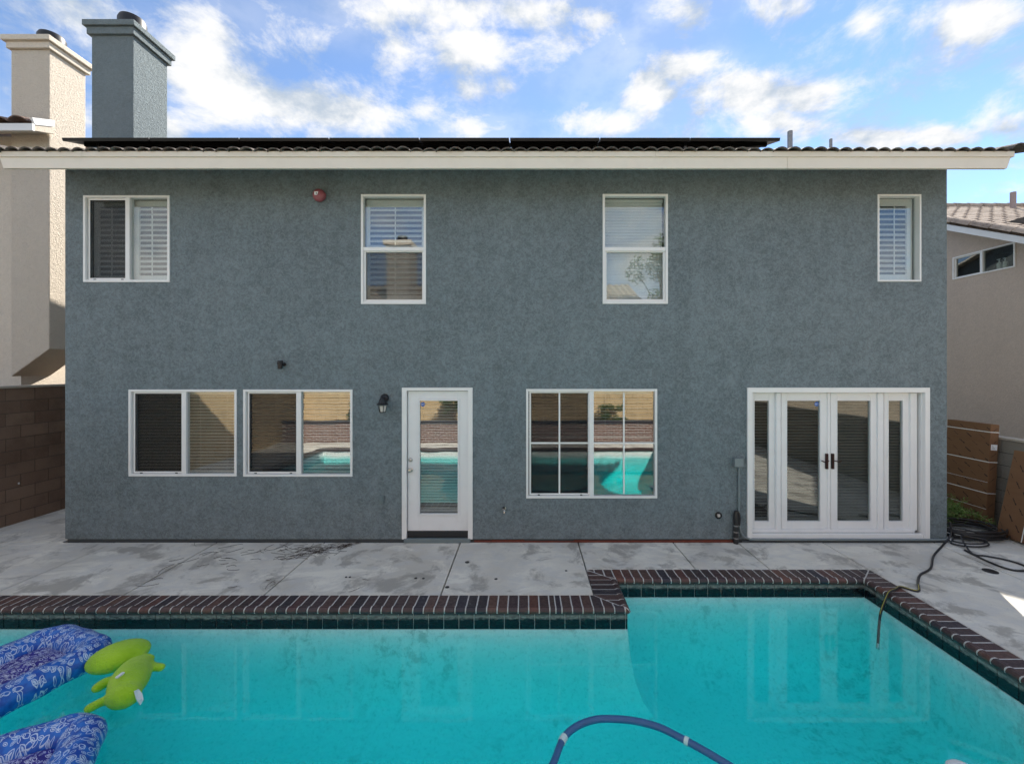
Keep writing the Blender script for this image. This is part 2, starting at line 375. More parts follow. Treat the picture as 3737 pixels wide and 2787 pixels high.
M = dict(
    wall=m_stucco('blue_grey_stucco', (.180,.220,.238)),
    wall_fl=m_stucco('chimney_stucco', (.180,.220,.238), .03, .18),
    cream=m_stucco('cream_stucco', (.66,.585,.495), .015, .10), cream_r=m_stucco('rough_cream_stucco', (.66,.585,.495), .035, .06),
    tan=m_stucco('tan_stucco', (.55,.455,.385), .012, .12), backhouse=m_stucco('sand_stucco', (.52,.44,.34)),
    white=m_paint('white_vinyl', (.88,.88,.87)), door=m_paint('white_door_paint', (.86,.865,.87)), fascia=m_paint('off_white_fascia', (.84,.78,.67), .5),
    whitetrim=m_paint('white_trim', (.80,.80,.80)),
    glass=m_glass('window_glass', .17), glass_up=m_glass('upper_glass', .11), glass_lo=m_glass('patio_glass', .05, (.86,.90,.88)), screen=m_screen('insect_screen', .36),
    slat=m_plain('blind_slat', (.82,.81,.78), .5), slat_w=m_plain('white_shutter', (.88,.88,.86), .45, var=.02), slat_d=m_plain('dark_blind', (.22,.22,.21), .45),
    inside=m_plain('interior_paint', (.10,.095,.09), .9), dark=m_plain('black_metal', (.012,.012,.014), .45), sweep=m_plain('dark_rubber', (.02,.022,.026), .5),
    steel=m_plain('brushed_nickel', (.55,.53,.50), .28, 1.0), bronze=m_plain('oil_rubbed_bronze', (.045,.020,.018), .4, .6), galv=m_plain('weathered_pipe', (.30,.30,.30), .55, .6, .2, 20),
    found=m_plain('foundation_concrete', (.065,.075,.08), .8, var=.15, nscale=8, bump=.006), red=m_plain('red_membrane', (.15,.035,.02), .7, var=.25, nscale=25),
    conc=m_concrete(), brick=m_brick(), mortar=m_plain('pale_mortar', (.60,.58,.55), .9, var=.14, nscale=20, bump=.003), wltile=m_tilewl(), grout=m_plain('tile_grout', (.50,.52,.50), .9, var=.2, nscale=18),
    plaster=m_plaster(), water=m_water(),
    rtile=m_roof_tile('concrete_roof_tile', (.11,.095,.085), (.17,.15,.135), (.045,.042,.04)), rtile_r=m_roof_tile('tan_roof_tile', (.34,.26,.205), (.50,.40,.32), (.16,.125,.105)), rtile_l=m_roof_tile('brown_roof_tile', (.17,.11,.09), (.26,.18,.15), (.07,.055,.05)),
    rtile_b=m_roof_tile('sand_roof_tile', (.30,.24,.17), (.44,.36,.27), (.16,.12,.10)),
    pv=m_plain('black_solar_glass', (.006,.007,.010), .3, var=.3), pvframe=m_plain('black_anodised_frame', (.012,.012,.013), .35, .5), alu=m_plain('aluminium', (.45,.45,.46), .4, .9),
    block_l=m_block('shade_browned_block', (.19,.122,.088), (.255,.172,.125)), block_r=m_block('grey_concrete_block', (.24,.215,.18), (.31,.28,.24)), block_b=m_block('tan_concrete_block', (.56,.41,.23), (.66,.50,.30)), blockmortar=m_plain('dark_mortar', (.09,.072,.06), .95),  # left blocks are the tan wall with its shade put into the brown
    capstone=m_plain('pale_wall_cap', (.42,.37,.31), .9, var=.12, bump=.004),
    retbrick=m_plain('red_brown_brick', (.16,.085,.07), .85, var=.3, nscale=5, bump=.004), soil=m_plain('garden_soil', (.13,.10,.075), .95, var=.25, nscale=3, bump=.02, bscale=20), ground=m_plain('bare_ground', (.16,.13,.10), .95, var=.2, nscale=1.5, bump=.02, bscale=15),
    card=m_card('corrugated_cardboard', (.165,.085,.045), (.215,.12,.065)), ink=m_plain('dark_print', (.022,.012,.010), .8), strap=m_plain('white_strap', (.80,.80,.78), .4), paper=m_plain('paper_label', (.82,.84,.86), .6, var=.02),
    hose=m_plain('black_rubber_hose', (.022,.022,.024), .42), yellow=m_plain('yellow_hose_stripe', (.42,.36,.04), .45), vac=m_plain('blue_vacuum_hose', (.045,.13,.30), .4, var=.1), cuff=m_plain('pale_hose_cuff', (.62,.78,.78), .4),
    alarm=m_plain('dusty_red_alarm', (.30,.085,.10), .4, var=.2, nscale=30), opal=m_plain('frosted_lamp_glass', (.62,.58,.54), .35, var=.03), plug=m_plain('grey_cover', (.17,.215,.225), .55), graybox=m_plain('grey_painted_box', (.21,.25,.26), .5),
    sticker=m_plain('blue_sticker', (.02,.13,.50), .35), stickw=m_plain('sticker_white', (.85,.88,.92), .4, var=.01),
    leaf=m_leaf('weed_leaf', (.08,.17,.03), (.20,.32,.07)), leaf2=m_leaf('tree_leaf', (.035,.075,.02), (.10,.15,.04)), stem=m_plain('weed_stem', (.28,.26,.13), .8), bark=m_plain('bark', (.09,.06,.04), .95, var=.2),
    twig=m_plain('dry_twig', (.055,.036,.026), .9), plush=m_plush(), ptag=m_plain('white_cloth_patch', (.80,.82,.82), .8),
    ftube=m_float('float_tube_print', (.008,.07,.42), (.018,.17,.62), (.62,.74,.90), 16.0), fmat=m_float('float_mattress_print', (.012,.008,.20), (.028,.025,.32), (.74,.78,.92), 22.0), fplain=m_plain('blue_vinyl_band', (.03,.16,.48), .35),
    plastic=m_plain('white_plastic', (.82,.84,.84), .35, var=.02), bottle=m_plain('printed_bottle', (.55,.54,.48), .4, var=.4, nscale=50), sticktxt=m_plain('grey_print', (.25,.27,.30), .6),
)

# ------------------------------------------------------------------ pool layout (metres)
XW0, XW1 = -6.72, 6.15                       # house wall ends
YA, YB = -1.72, -1.095                        # tiled pool walls, left run and right run
XJ, XR, XL, YN = 1.075, 4.07, -6.3, -7.0      # jog, right, left, near walls
ZW = -0.175
POOL = [(XL,YA),(XJ,YA),(XJ,YB),(XR,YB),(XR,YN),(XL,YN)]
INN = [(1,-1),(1,-1),(1,-1),(-1,-1),(-1,1),(1,1)]   # inward offset direction of each corner
def pool_off(o): return [(p[0]+n[0]*o, p[1]+n[1]*o) for p, n in zip(POOL, INN)]
def zig(poly, z): return [(x, y, z) for x, y in poly]

# ground with a hole where pool lies
mb = MB(); gx0, gx1, gy0, gy1 = -6.9, 4.6, -7.4, -0.6; S = 150; zg = -0.06
mb.poly([(-S,-S,zg),(S,-S,zg),(S,gy0,zg),(-S,gy0,zg)], [(0,1,2,3)])
mb.poly([(-S,gy1,zg),(S,gy1,zg),(S,S,zg),(-S,S,zg)], [(0,1,2,3)])
mb.poly([(-S,gy0,zg),(gx0,gy0,zg),(gx0,gy1,zg),(-S,gy1,zg)], [(0,1,2,3)])
mb.poly([(gx1,gy0,zg),(S,gy0,zg),(S,gy1,zg),(gx1,gy1,zg)], [(0,1,2,3)])
tag(build(mb, 'ground', M['ground']), 'bare brown ground under the yard and around it', kind='structure')

# basin: coved plaster shell
prof = [(-.012,-.05),(-.012,-.215),(0.0,-.22),(.02,-.45),(.06,-.70),(.13,-.88),(.24,-1.0),(.40,-1.07),(.56,-1.10)]
vv = []; ff = []
for o, z in prof: vv += zig(pool_off(o), z)
for i in range(len(prof)-1):
    for k in range(6): ff.append((i*6+k, i*6+(k+1)%6, (i+1)*6+(k+1)%6, (i+1)*6+k))
b0 = (len(prof)-1)*6
nfl = len(vv); q = pool_off(.56)
# floor, split at the jog so it stays planar quads
ff += [(b0+1, b0+2, b0+3, b0+4), (b0+0, b0+1, b0+4, b0+5)]
mb = MB(); mb.poly(vv, ff); basin = build(mb, 'pool_basin', M['plaster'])
for p_ in basin.data.polygons: p_.use_smooth = True
basin.data.set_sharp_from_angle(angle=R(50))
tag(basin, 'turquoise pool basin of pale plaster, stained by algae', kind='structure')
# steps at the left end, under water
for k, (w, zt) in enumerate(((.35,-.42),(.72,-.68))):
    mb = MB().box(XL+.02, XL+.02+w, -5.2, -1.76, -1.09, zt)
    build(mb, 'pool_step', M['plaster'], basin, bevel=.04)
# water body
mb = MB(); wp = pool_off(-.006); n = 6
mb.poly(zig(wp, -1.14)+zig(wp, ZW), [(1,2,3,4),(0,1,4,5),(n+1,n+2,n+3,n+4),(n+0,n+1,n+4,n+5)]+[(i,(i+1)%n,n+(i+1)%n,n+i) for i in range(n)])
water = build(mb, 'pool_water', M['water']); tag(water, 'clear still turquoise pool water mirroring the house', kind='structure')

# ------------------------------------------------------------------ coping
coping = empty('pool_coping', (0,-1.5,0), 'dark brown bullnose brick coping with pale mortar around the pool', kind='structure')
def nose(L, d=0.0):
    h = .057
    return [(0,-d),(L-.078,-d),(L-.070,.006-d),(L-.050,.012-d),(L-.024,.009-d),(L-.007-d*.5,-.006),(L-d,-.022),(L-.007-d*.5,-.044),(L-.02,-h+d),(0,-h+d)]
def coping_piece(run, a, b, L, d=0.0):
    """run: (origin corner, along vector, across vector towards water)"""
    (ox, oy), al, ac = run; pr = nose(L, d); mb = MB(); pts = []
    for t in (a, b):
        for u, z in pr: pts.append((ox+al[0]*t+ac[0]*u, oy+al[1]*t+ac[1]*u, z))
    m = len(pr)
    return mb.poly(pts, [tuple(range(m)), tuple(range(m,2*m))[::-1]]+[(i,(i+1)%m,m+(i+1)%m,m+i) for i in range(m)])
def clip(mb, planes):
    me = mb.mesh(); bm = bmesh.new(); bm.from_mesh(me)
    for co, no in planes:
        r = bmesh.ops.bisect_plane(bm, geom=bm.verts[:]+bm.edges[:]+bm.faces[:], plane_co=co, plane_no=no, clear_outer=True)
        ed = [e for e in bm.edges if e.is_boundary]
        if ed: bmesh.ops.holes_fill(bm, edges=ed)
    out = MB(); bm.verts.index_update()
    out.v = [tuple(v.co) for v in bm.verts]; out.f = [tuple(v.index for v in f.verts) for f in bm.faces]
    bm.free(); bpy.data.meshes.remove(me); return out
YAo, YBo, XJo, XRo = -1.452, -.843, .765, 4.33
LA, LB, LC, LD = YAo-(-1.742), 1.104-XJo, YBo-(-1.118), XRo-4.05
PITCH, GAP = .111, .013
def mitre(p, q, keep):
    """vertical plane through p,q ; keep = a point on the kept side"""
    d = Vector((q[0]-p[0], q[1]-p[1], 0)); no = Vector((-d.y, d.x, 0)).normalized()
    if no.dot(Vector((keep[0]-p[0], keep[1]-p[1], 0))) > 0: no = -no
    return p, q, no
m1 = ((XJo,YAo),(1.104,-1.742)); m2 = ((XJo,YBo),(1.104,-1.118)); m3 = ((XRo,YBo),(4.05,-1.118))
runs = [
    (((-6.62,YAo),(1,0),(0,-1)), 7.73, LA, [(m1,(-3,-1.6))]),
    (((XJo,-1.76),(0,1),(1,0)), .96, LB, [(m1,(1.0,-1.3)),(m2,(1.0,-1.4))]),
    (((XJo-.01,YBo),(1,0),(0,-1)), 3.6, LC, [(m2,(2.5,-1.0)),(m3,(2.5,-1.0))]),
    (((XRo,YBo+.01),(0,-1),(-1,0)), 3.9, LD, [(m3,(4.2,-3))]),
]
def planes_for(ms, gap):
    out = []
    for (p, q), keep in ms:
        _, _, no = mitre(p, q, keep); out.append(((p[0]-no.x*gap, p[1]-no.y*gap, 0), no))
    return out
for ri, (run, length, L, ms) in enumerate(runs):
    t = 0.0; bed = clip(coping_piece(run, 0, length, L-.004, .004), planes_for(ms, 0.0))
    build(bed, 'mortar_bed', M['mortar'], coping)
    nominal = None
    while t < length-.02:
        w = PITCH-GAP
        if ri == 0 and abs(t-6.9) < .05: w = .055-GAP*.3       # the one thin cut brick near the jog
        mid = ((run[0][0]+run[1][0]*(t+w/2)), (run[0][1]+run[1][1]*(t+w/2)))
        near = any(min(abs(mid[0]-p[0])+abs(mid[1]-p[1]) for p in pq) < .75 for pq, _ in ms)
        jz = random.uniform(-.0015,.0015)
        if near or w < .08:
            pc = coping_piece(run, t, t+w, L)
            pc = clip(pc, planes_for(ms, GAP*.5))
            if len(pc.v) > 5:
                o = build(pc, 'coping_brick', M['brick'], coping); o.location.z += jz
        else:
            if nominal is None or nominal[1] != ri:
                pc = coping_piece(run, 0, w, L); bs = pc.base(); me = pc.mesh('coping_brick', bs); me.materials.append(M['brick'])
                nominal = (me, ri, bs-Vector((run[0][0], run[0][1], 0)))
            loc = Vector((run[0][0]+run[1][0]*t, run[0][1]+run[1][1]*t, 0))+nominal[2]; loc.z += jz
            o = inst(nominal[0], 'coping_brick', loc, coping)
        t += w+GAP
for o in coping.children:
    if o.name.startswith('coping_brick'):
        m_ = o.modifiers.new('bevel', 'BEVEL'); m_.width = .004; m_.segments = 1; m_.limit_method = 'ANGLE'; m_.angle_limit = R(45)
# the rest of the coping, out of the picture: one joined part
mb = MB()
for k in range(92): 
    x = XL-.25+k*.116; mb.box(x, x+.104, YN-.28, YN+.02, -.057, .004)
for k in range(22):
    y = -4.75-k*.116
    if y > YN: mb.box(XR-.02, XR+.26, y, y+.104, -.057, .004)
for k in range(48):
    y = YA-.02-k*.116
    if y > YN: mb.box(XL-.26, XL+.02, y-.104, y, -.057, .004)
o = build(mb, 'far_coping_bricks', M['brick'], coping); o['kind'] = 'stuff'

# waterline tiles on grout
tiles = empty('waterline_tiling', (0,-1.5,-.21), 'dark teal waterline tiles with pale scale under the coping', kind='structure')
tz0, tz1, tw, tg = -.212, -.055, .152, .008
def tile_run(p0, al, ac, length):
    mb = MB().box(0, tw, 0, .01, tz0, tz1); me = mb.mesh('waterline_tile', (0,0,tz0)); me.materials.append(M['wltile'])
    ang = math.atan2(al[1], al[0]); t = 0
    while t < length-.01:
        w = min(tw, length-t)
        o = inst(me, 'waterline_tile', (p0[0]+al[0]*t, p0[1]+al[1]*t, tz0), tiles, (0,0,ang), (w/tw,1,1)); t += tw+tg
# local +y of each tile points to the wall; place so tile face lies at the wall line
tile_run((XL, YA), (1,0), None, XJ-XL)
tile_run((XJ-.0, YB), (1,0), None, XR-XJ)
tile_run((XJ, YA+.002), (0,1), None, YB-YA-.004)          # jog face looks to +x
tile_run((XR, YB-.004), (0,-1), None, 4.0)

# ------------------------------------------------------------------ deck
deck = empty('pool_deck', (0,-.5,-.05), 'stained grey concrete pool deck cut by control joints', kind='structure')
def slab(x0, x1, y0, y1, z=0.0):
    g = .008; mb = MB().box(x0+g, x1-g, y0+g, y1-g, -.05, z+random.uniform(-.0015,.0015))
    build(mb, 'deck_slab', M['conc'], deck, bevel=.006)
J = [-8.36,-7.45,-5.99,-4.5,-2.93,-.95,XJo]
for a, b in zip(J, J[1:]): slab(a, b, YAo, -.002)
J2 = [XJo,2.15,3.09,4.33]
for a, b in zip(J2, J2[1:]): slab(a, b, YBo, -.002)
slab(4.33, 5.95, YBo, -.002); slab(5.95, 7.62, YBo, -.002); slab(6.19, 7.62, .0, .62); 
for a, b in ((-2.6,YBo),(-4.4,-2.6),(-6.2,-4.4),(-8.2,-6.2)): slab(4.33, 5.95, a, b); slab(5.95, 7.62, a, b)
for a, b in ((.0,2.0),(2.0,4.0),(4.0,6.0),(6.0,8.0)): slab(-8.36, -6.76, a, b)
for a, b in ((-3.2,YAo),(-5.1,-3.2),(-7.28,-5.1)): slab(-8.36, -6.58, a, b)
for k in range(6): slab(-8.36+k*2.115, -8.36+(k+1)*2.115, -8.2, YN-.285)
# dark anchor sleeves and drain covers set in the deck
for sx, sy, r in ((1705,2051,.03),(1632,2142,.026),(1810,2112,.02),(1517,2109,.016),(1545,2110,.016),(1263,2105,.014),(1277,2105,.014),(2066,2082,.016)):
    x, y = G(sx, sy); mb = MB().lathe([(r,0),(r,.003),(r*.8,.005)], (x,y,.0005), seg=14)
    build(mb, 'anchor_sleeve', M['dark'], deck)
x, y = G(3614, 2084); mb = MB().lathe([(.075,0),(.075,.006),(.06,.009),(.02,.009)], (x,y,.0005), seg=20)
build(mb, 'drain_cover', M['dark'], deck, smooth=True)

# ------------------------------------------------------------------ the house
house = empty('two_storey_house', (-.3, 4.5, 0), 'blue grey stucco two-storey house with white windows, tiled roof and chimney', 'house')
OPEN = []      # openings on the facade (x0,x1,z0,z1)
def opening(sx0, sx1, sy0, sy1):
    x0, z1 = P(sx0, sy0); x1, z0 = P(sx1, sy1); OPEN.append((x0,x1,z0,z1)); return x0, x1, z0, z1
W1 = opening(306,621,714,1030); W2 = opening(1318,1555,710,1110); W3 = opening(2199,2437,709,1109); W4 = opening(3201,3360,710,1028)
L1 = opening(471,865,1421,1737); L2 = opening(889,1287,1421,1738); L3 = opening(1920,2398,1419,1817)
D1 = opening(1468,1725,1414,1972); FD = opening(2725,3388,1414,1968)
ZB, ZT = .045, 5.515
EAVE_Y, EAVE_Z, SLOPE, RIDGE_Y, DEPTH = -.62, 5.382, .333, 4.9, 9.8
def roof_z(y): return EAVE_Z+(y-EAVE_Y)*SLOPE if y <= RIDGE_Y else EAVE_Z+(2*RIDGE_Y-y-EAVE_Y)*SLOPE
xs = sorted({XW0, XW1, *[v for o in OPEN for v in o[:2]]}); zs = sorted({ZB, ZT, *[max(ZB,v) for o in OPEN for v in o[2:]]})
mb = MB(); idx = {}
def vid(x, z):
    if (x,z) not in idx: idx[(x,z)] = len(mb.v); mb.v.append((x,0,z))
    return idx[(x,z)]
for i in range(len(xs)-1):
    for j in range(len(zs)-1):
        cx, cz = (xs[i]+xs[i+1])/2, (zs[j]+zs[j+1])/2
        if any(o[0] < cx < o[1] and o[2] < cz < o[3] for o in OPEN): continue
        mb.f.append((vid(xs[i],zs[j]), vid(xs[i+1],zs[j]), vid(xs[i+1],zs[j+1]), vid(xs[i],zs[j+1])))
for x0, x1, z0, z1 in OPEN:          # reveals
    z0 = max(z0, ZB); D = .16
    mb.poly([(x0,0,z0),(x0,0,z1),(x0,D,z1),(x0,D,z0)], [(0,1,2,3)]); mb.poly([(x1,0,z0),(x1,0,z1),(x1,D,z1),(x1,D,z0)], [(0,1,2,3)])
    mb.poly([(x0,0,z1),(x1,0,z1),(x1,D,z1),(x0,D,z1)], [(0,1,2,3)]); mb.poly([(x0,0,z0),(x1,0,z0),(x1,D,z0),(x0,D,z0)], [(0,1,2,3)])
for x in (XW0, XW1):                 # gable ends
    mb.poly([(x,0,ZB),(x,DEPTH,ZB),(x,DEPTH,ZT),(x,RIDGE_Y,roof_z(RIDGE_Y)-.1),(x,0,ZT)], [(0,1,2,3,4)])
mb.poly([(XW0,DEPTH,ZB),(XW1,DEPTH,ZB),(XW1,DEPTH,ZT),(XW0,DEPTH,ZT)], [(0,1,2,3)])
me = bpy.data.meshes.new('wall'); b = mb.base(); me.from_pydata([(p[0]-b.x,p[1]-b.y,p[2]-b.z) for p in mb.v], [], mb.f); me.materials.append(M['wall'])
link(bpy.data.objects.new('wall', me), house, b)
# foundation, membrane strip
build(MB().box(XW0+.02, XW1-.02, .012, DEPTH-.02, -.05, .06), 'foundation', M['found'], house)
mb = MB(); xa, xb = -.75, 3.05; t = xa
while t < xb:
    w = random.uniform(.15,.5); mb.box(t, min(t+w,xb), -.006-random.uniform(0,.004), .01, -.002, .022+random.uniform(-.010,.012)); t += w
build(mb, 'membrane_strip', M['red'], house)
mb = MB(); t = 3.15
while t < 6.1:
    w = random.uniform(.2,.6); mb.box(t, min(t+w,6.1), -.014-random.uniform(0,.006), .008, -.002, .034+random.uniform(-.008,.008)); t += w
build(mb, 'footing_edge', M['found'], house)
# interior partitions, so panes look into dim rooms
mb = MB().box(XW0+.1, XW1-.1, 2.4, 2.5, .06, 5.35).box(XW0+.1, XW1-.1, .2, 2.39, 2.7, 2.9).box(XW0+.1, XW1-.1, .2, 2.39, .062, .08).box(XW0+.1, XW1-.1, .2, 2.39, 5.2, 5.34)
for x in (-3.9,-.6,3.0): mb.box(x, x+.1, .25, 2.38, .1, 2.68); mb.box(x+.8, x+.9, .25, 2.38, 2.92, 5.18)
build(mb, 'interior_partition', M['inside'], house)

# roof: deck, tiles, fascia
RX0, RX1 = -6.93, 6.41
ang = math.atan(SLOPE)
mb = MB(); pts = [(EAVE_Y,roof_z(EAVE_Y)-.02),(RIDGE_Y,roof_z(RIDGE_Y)-.02),(2*RIDGE_Y-EAVE_Y,roof_z(EAVE_Y)-.02),(2*RIDGE_Y-EAVE_Y,roof_z(EAVE_Y)-.07),(RIDGE_Y,roof_z(RIDGE_Y)-.07),(EAVE_Y,roof_z(EAVE_Y)-.07)]
mb.prism([(p[0],p[1]) for p in pts][:6], 'x', RX0+.04, RX1-.04)
roof = build(mb, 'roof', M['fascia'], house)
def tile_mesh(name, mat, w=.33, L=.42, h=.036, rolls=2, n=10, th=.013):
    mb = MB(); top = []; m = rolls*n
    cols = [i/m for i in range(m+1)]
    zf = lambda u: h*abs(math.sin(math.pi*u*rolls))**.75
    for yv, lift in ((0,.018),(L,0.0)):
        for u in cols: mb.v.append((u*w, yv, zf(u)+lift))
    for yv, lift in ((0,.018),(L,0.0)):
        for u in cols: mb.v.append((u*w, yv, zf(u)+lift-th))
    k = m+1
    for i in range(m):
        mb.f += [(i,i+1,k+i+1,k+i),(2*k+i,3*k+i,3*k+i+1,2*k+i+1),(i,2*k+i,2*k+i+1,i+1),(k+i,k+i+1,3*k+i+1,3*k+i)]
    mb.f += [(0,k,3*k,2*k),(m,2*k+m,3*k+m,k+m)]
    me = mb.mesh(name, smooth=True); me.materials.append(mat); return me
tme = tile_mesh('roof_tile', M['rtile'])
ncol = int((RX1-RX0-.16)/.33); wx = (RX1-RX0-.16)/ncol
for r in range(4):
    s0 = -.07+r*.36
    for c in range(ncol):
        y = EAVE_Y+s0*math.cos(ang); z = roof_z(EAVE_Y)-.015+s0*math.sin(ang)
        o = inst(tme, 'roof_tile', (RX0+.02+c*wx+random.uniform(-.004,.004), y+random.uniform(-.016,.012), z+random.uniform(-.004,.006)), roof, (ang+random.uniform(-.012,.02),random.uniform(-.012,.012),random.uniform(-.012,.012)), (wx/.33,1,1))
# the hidden field above: corrugated sheet, joined
mb = MB(); prev = None
for side in (0,1):
    for c in range(ncol*2):
        for k in range(4):
            x0 = RX0+.02+(c+k/4)*wx/2; x1 = x0+wx/8; h0, h1 = .036*abs(math.sin(math.pi*k/4)), .036*abs(math.sin(math.pi*(k+1)/4))
            ya, yb = (EAVE_Y+1.35, RIDGE_Y) if side == 0 else (RIDGE_Y, 2*RIDGE_Y-EAVE_Y)
            mb.poly([(x0,ya,roof_z(ya)+h0-.01),(x1,ya,roof_z(ya)+h1-.01),(x1,yb,roof_z(yb)+h1-.01),(x0,yb,roof_z(yb)+h0-.01)], [(0,1,2,3)])
o = build(mb, 'tile_field', M['rtile'], roof); o['kind'] = 'stuff'
# rake caps, right and left
def cap_mesh(name, mat, r=.10, L=.42):
    mb = MB(); seg = 8
    for yv, rr in ((0,r),(L,r*.86)):
        for k in range(seg+1): a = math.pi*k/seg-.25; mb.v.append((rr*math.cos(a), yv, rr*math.sin(a)*.9))
        for k in range(seg+1): a = math.pi*k/seg-.25; mb.v.append(((rr-.014)*math.cos(a), yv, (rr-.014)*math.sin(a)*.9))
    k1 = seg+1
    for i in range(seg):
        mb.f += [(i,i+1,2*k1+i+1,2*k1+i),(k1+i,3*k1+i,3*k1+i+1,k1+i+1),(i,k1+i,k1+i+1,i+1),(2*k1+i,2*k1+i+1,3*k1+i+1,3*k1+i)]
    mb.f += [(0,2*k1,3*k1,k1),(seg,k1+seg,3*k1+seg,2*k1+seg)]
    me = mb.mesh(name, smooth=True); me.materials.append(mat); return me
cme = cap_mesh('rake_cap_tile', M['rtile'])
for r in range(15):
    s0 = -.09+r*.36
    for x in (RX0-.01, RX1-.02):
        inst(cme, 'rake_cap_tile', (x, EAVE_Y+s0*math.cos(ang), roof_z(EAVE_Y)+.0+s0*math.sin(ang)), roof, (ang,0,0))
# fascia board and starter strip (each with its joints)
fx0, fz0 = P(5, 617, EAVE_Y); fx1, _ = P(3683, 617, EAVE_Y)
zf1 = P(0, 577, EAVE_Y)[1]; zf2 = P(0, 557, EAVE_Y)[1]
for a, b in ((fx0, P(2870,0,EAVE_Y)[0]-.002), (P(2870,0,EAVE_Y)[0]+.002, fx1)):
    cut = .05
    mb = MB()
    mb.poly([(a+(cut if a == fx0 else 0),EAVE_Y-.02,fz0),(b-(cut if b == fx1 else 0),EAVE_Y-.02,fz0),(b,EAVE_Y-.02,zf1),(a,EAVE_Y-.02,zf1),
             (a+(cut if a == fx0 else 0),EAVE_Y+.02,fz0),(b-(cut if b == fx1 else 0),EAVE_Y+.02,fz0),(b,EAVE_Y+.02,zf1),(a,EAVE_Y+.02,zf1)],
            [(0,1,2,3),(4,7,6,5),(0,4,5,1),(1,5,6,2),(2,6,7,3),(3,7,4,0)])
    build(mb, 'fascia_board', M['fascia'], roof, bevel=.003)
for a, b in ((fx0-.02, P(310,0,EAVE_Y)[0]-.002), (P(310,0,EAVE_Y)[0]+.002, P(2390,0,EAVE_Y)[0]-.001), (P(2390,0,EAVE_Y)[0]+.001, fx1+.03)):
    build(MB().box(a, b, EAVE_Y-.038, EAVE_Y+.018, zf1+.001, zf2), 'starter_strip', M['fascia'], roof, bevel=.003)
for s, x in ((-1, fx0), (1, fx1-.04)):      # barge boards on the gable ends
    mb = MB(); y0, y1 = EAVE_Y+.022, RIDGE_Y
    mb.hexa([(x,y0,roof_z(y0)-.13),(x+.04,y0,roof_z(y0)-.13),(x+.04,y1,roof_z(y1)-.13),(x,y1,roof_z(y1)-.13)], [(x,y0,roof_z(y0)-.03),(x+.04,y0,roof_z(y0)-.03),(x+.04,y1,roof_z(y1)-.03),(x,y1,roof_z(y1)-.03)])
    build(mb, 'barge_board', M['fascia'], roof)
# vent pipes
for sx, st, w, y in ((2883,480,.075,.55),(3032,508,.05,1.25)):
    x, zt = P(sx, st, y); zb = roof_z(y)
    mb = MB().lathe([(w*1.35,-.05),(w*.62,.1),(w*.5,.12),(w*.5,zt-zb),(w*.38,zt-zb),(w*.38,zt-zb-.03)], (x,y,zb), seg=14)
    build(mb, 'vent_pipe', M['galv'], house, smooth=True)

# chimney of the house
CY0, CY1, CX0, CX1 = 1.1, 1.80, -7.46, -6.745
zc0, zc1 = P(0,131,CY0)[1], P(0,84,CY0)[1]
ch = build(MB().box(CX0, CX1, CY0, CY1, 4.9, zc0+.02), 'chimney', M['wall_fl'], house, bevel=.012)
mb = MB().box(CX0-.045, CX1+.045, CY0-.045, CY1+.045, zc0, zc0+.125); mb.box(CX0-.085, CX1+.085, CY0-.085, CY1+.085, zc0+.125, zc1)
build(mb, 'chimney_cap', M['wall_fl'], ch, bevel=.01)
def flue(cx, cy, z, r, h, parent):
    mb = MB().lathe([(r*.8,0),(r*.8,h*.45),(r,h*.45),(r*1.02,h*.8),(r*.9,h*.97),(r*.3,h)], (cx,cy,z), seg=26)
    return build(mb, 'flue_cap', M['dark'], parent, smooth=True)
flue((CX0+CX1)/2+.02, (CY0+CY1)/2, zc1-.003, .2, .36, ch)
build(MB().box(CX0-.06, CX1+.06, CY0-.10, CY0-.005, roof_z(CY0)-.05, roof_z(CY0)+.12), 'chimney_flashing', M['wall_fl'], ch)

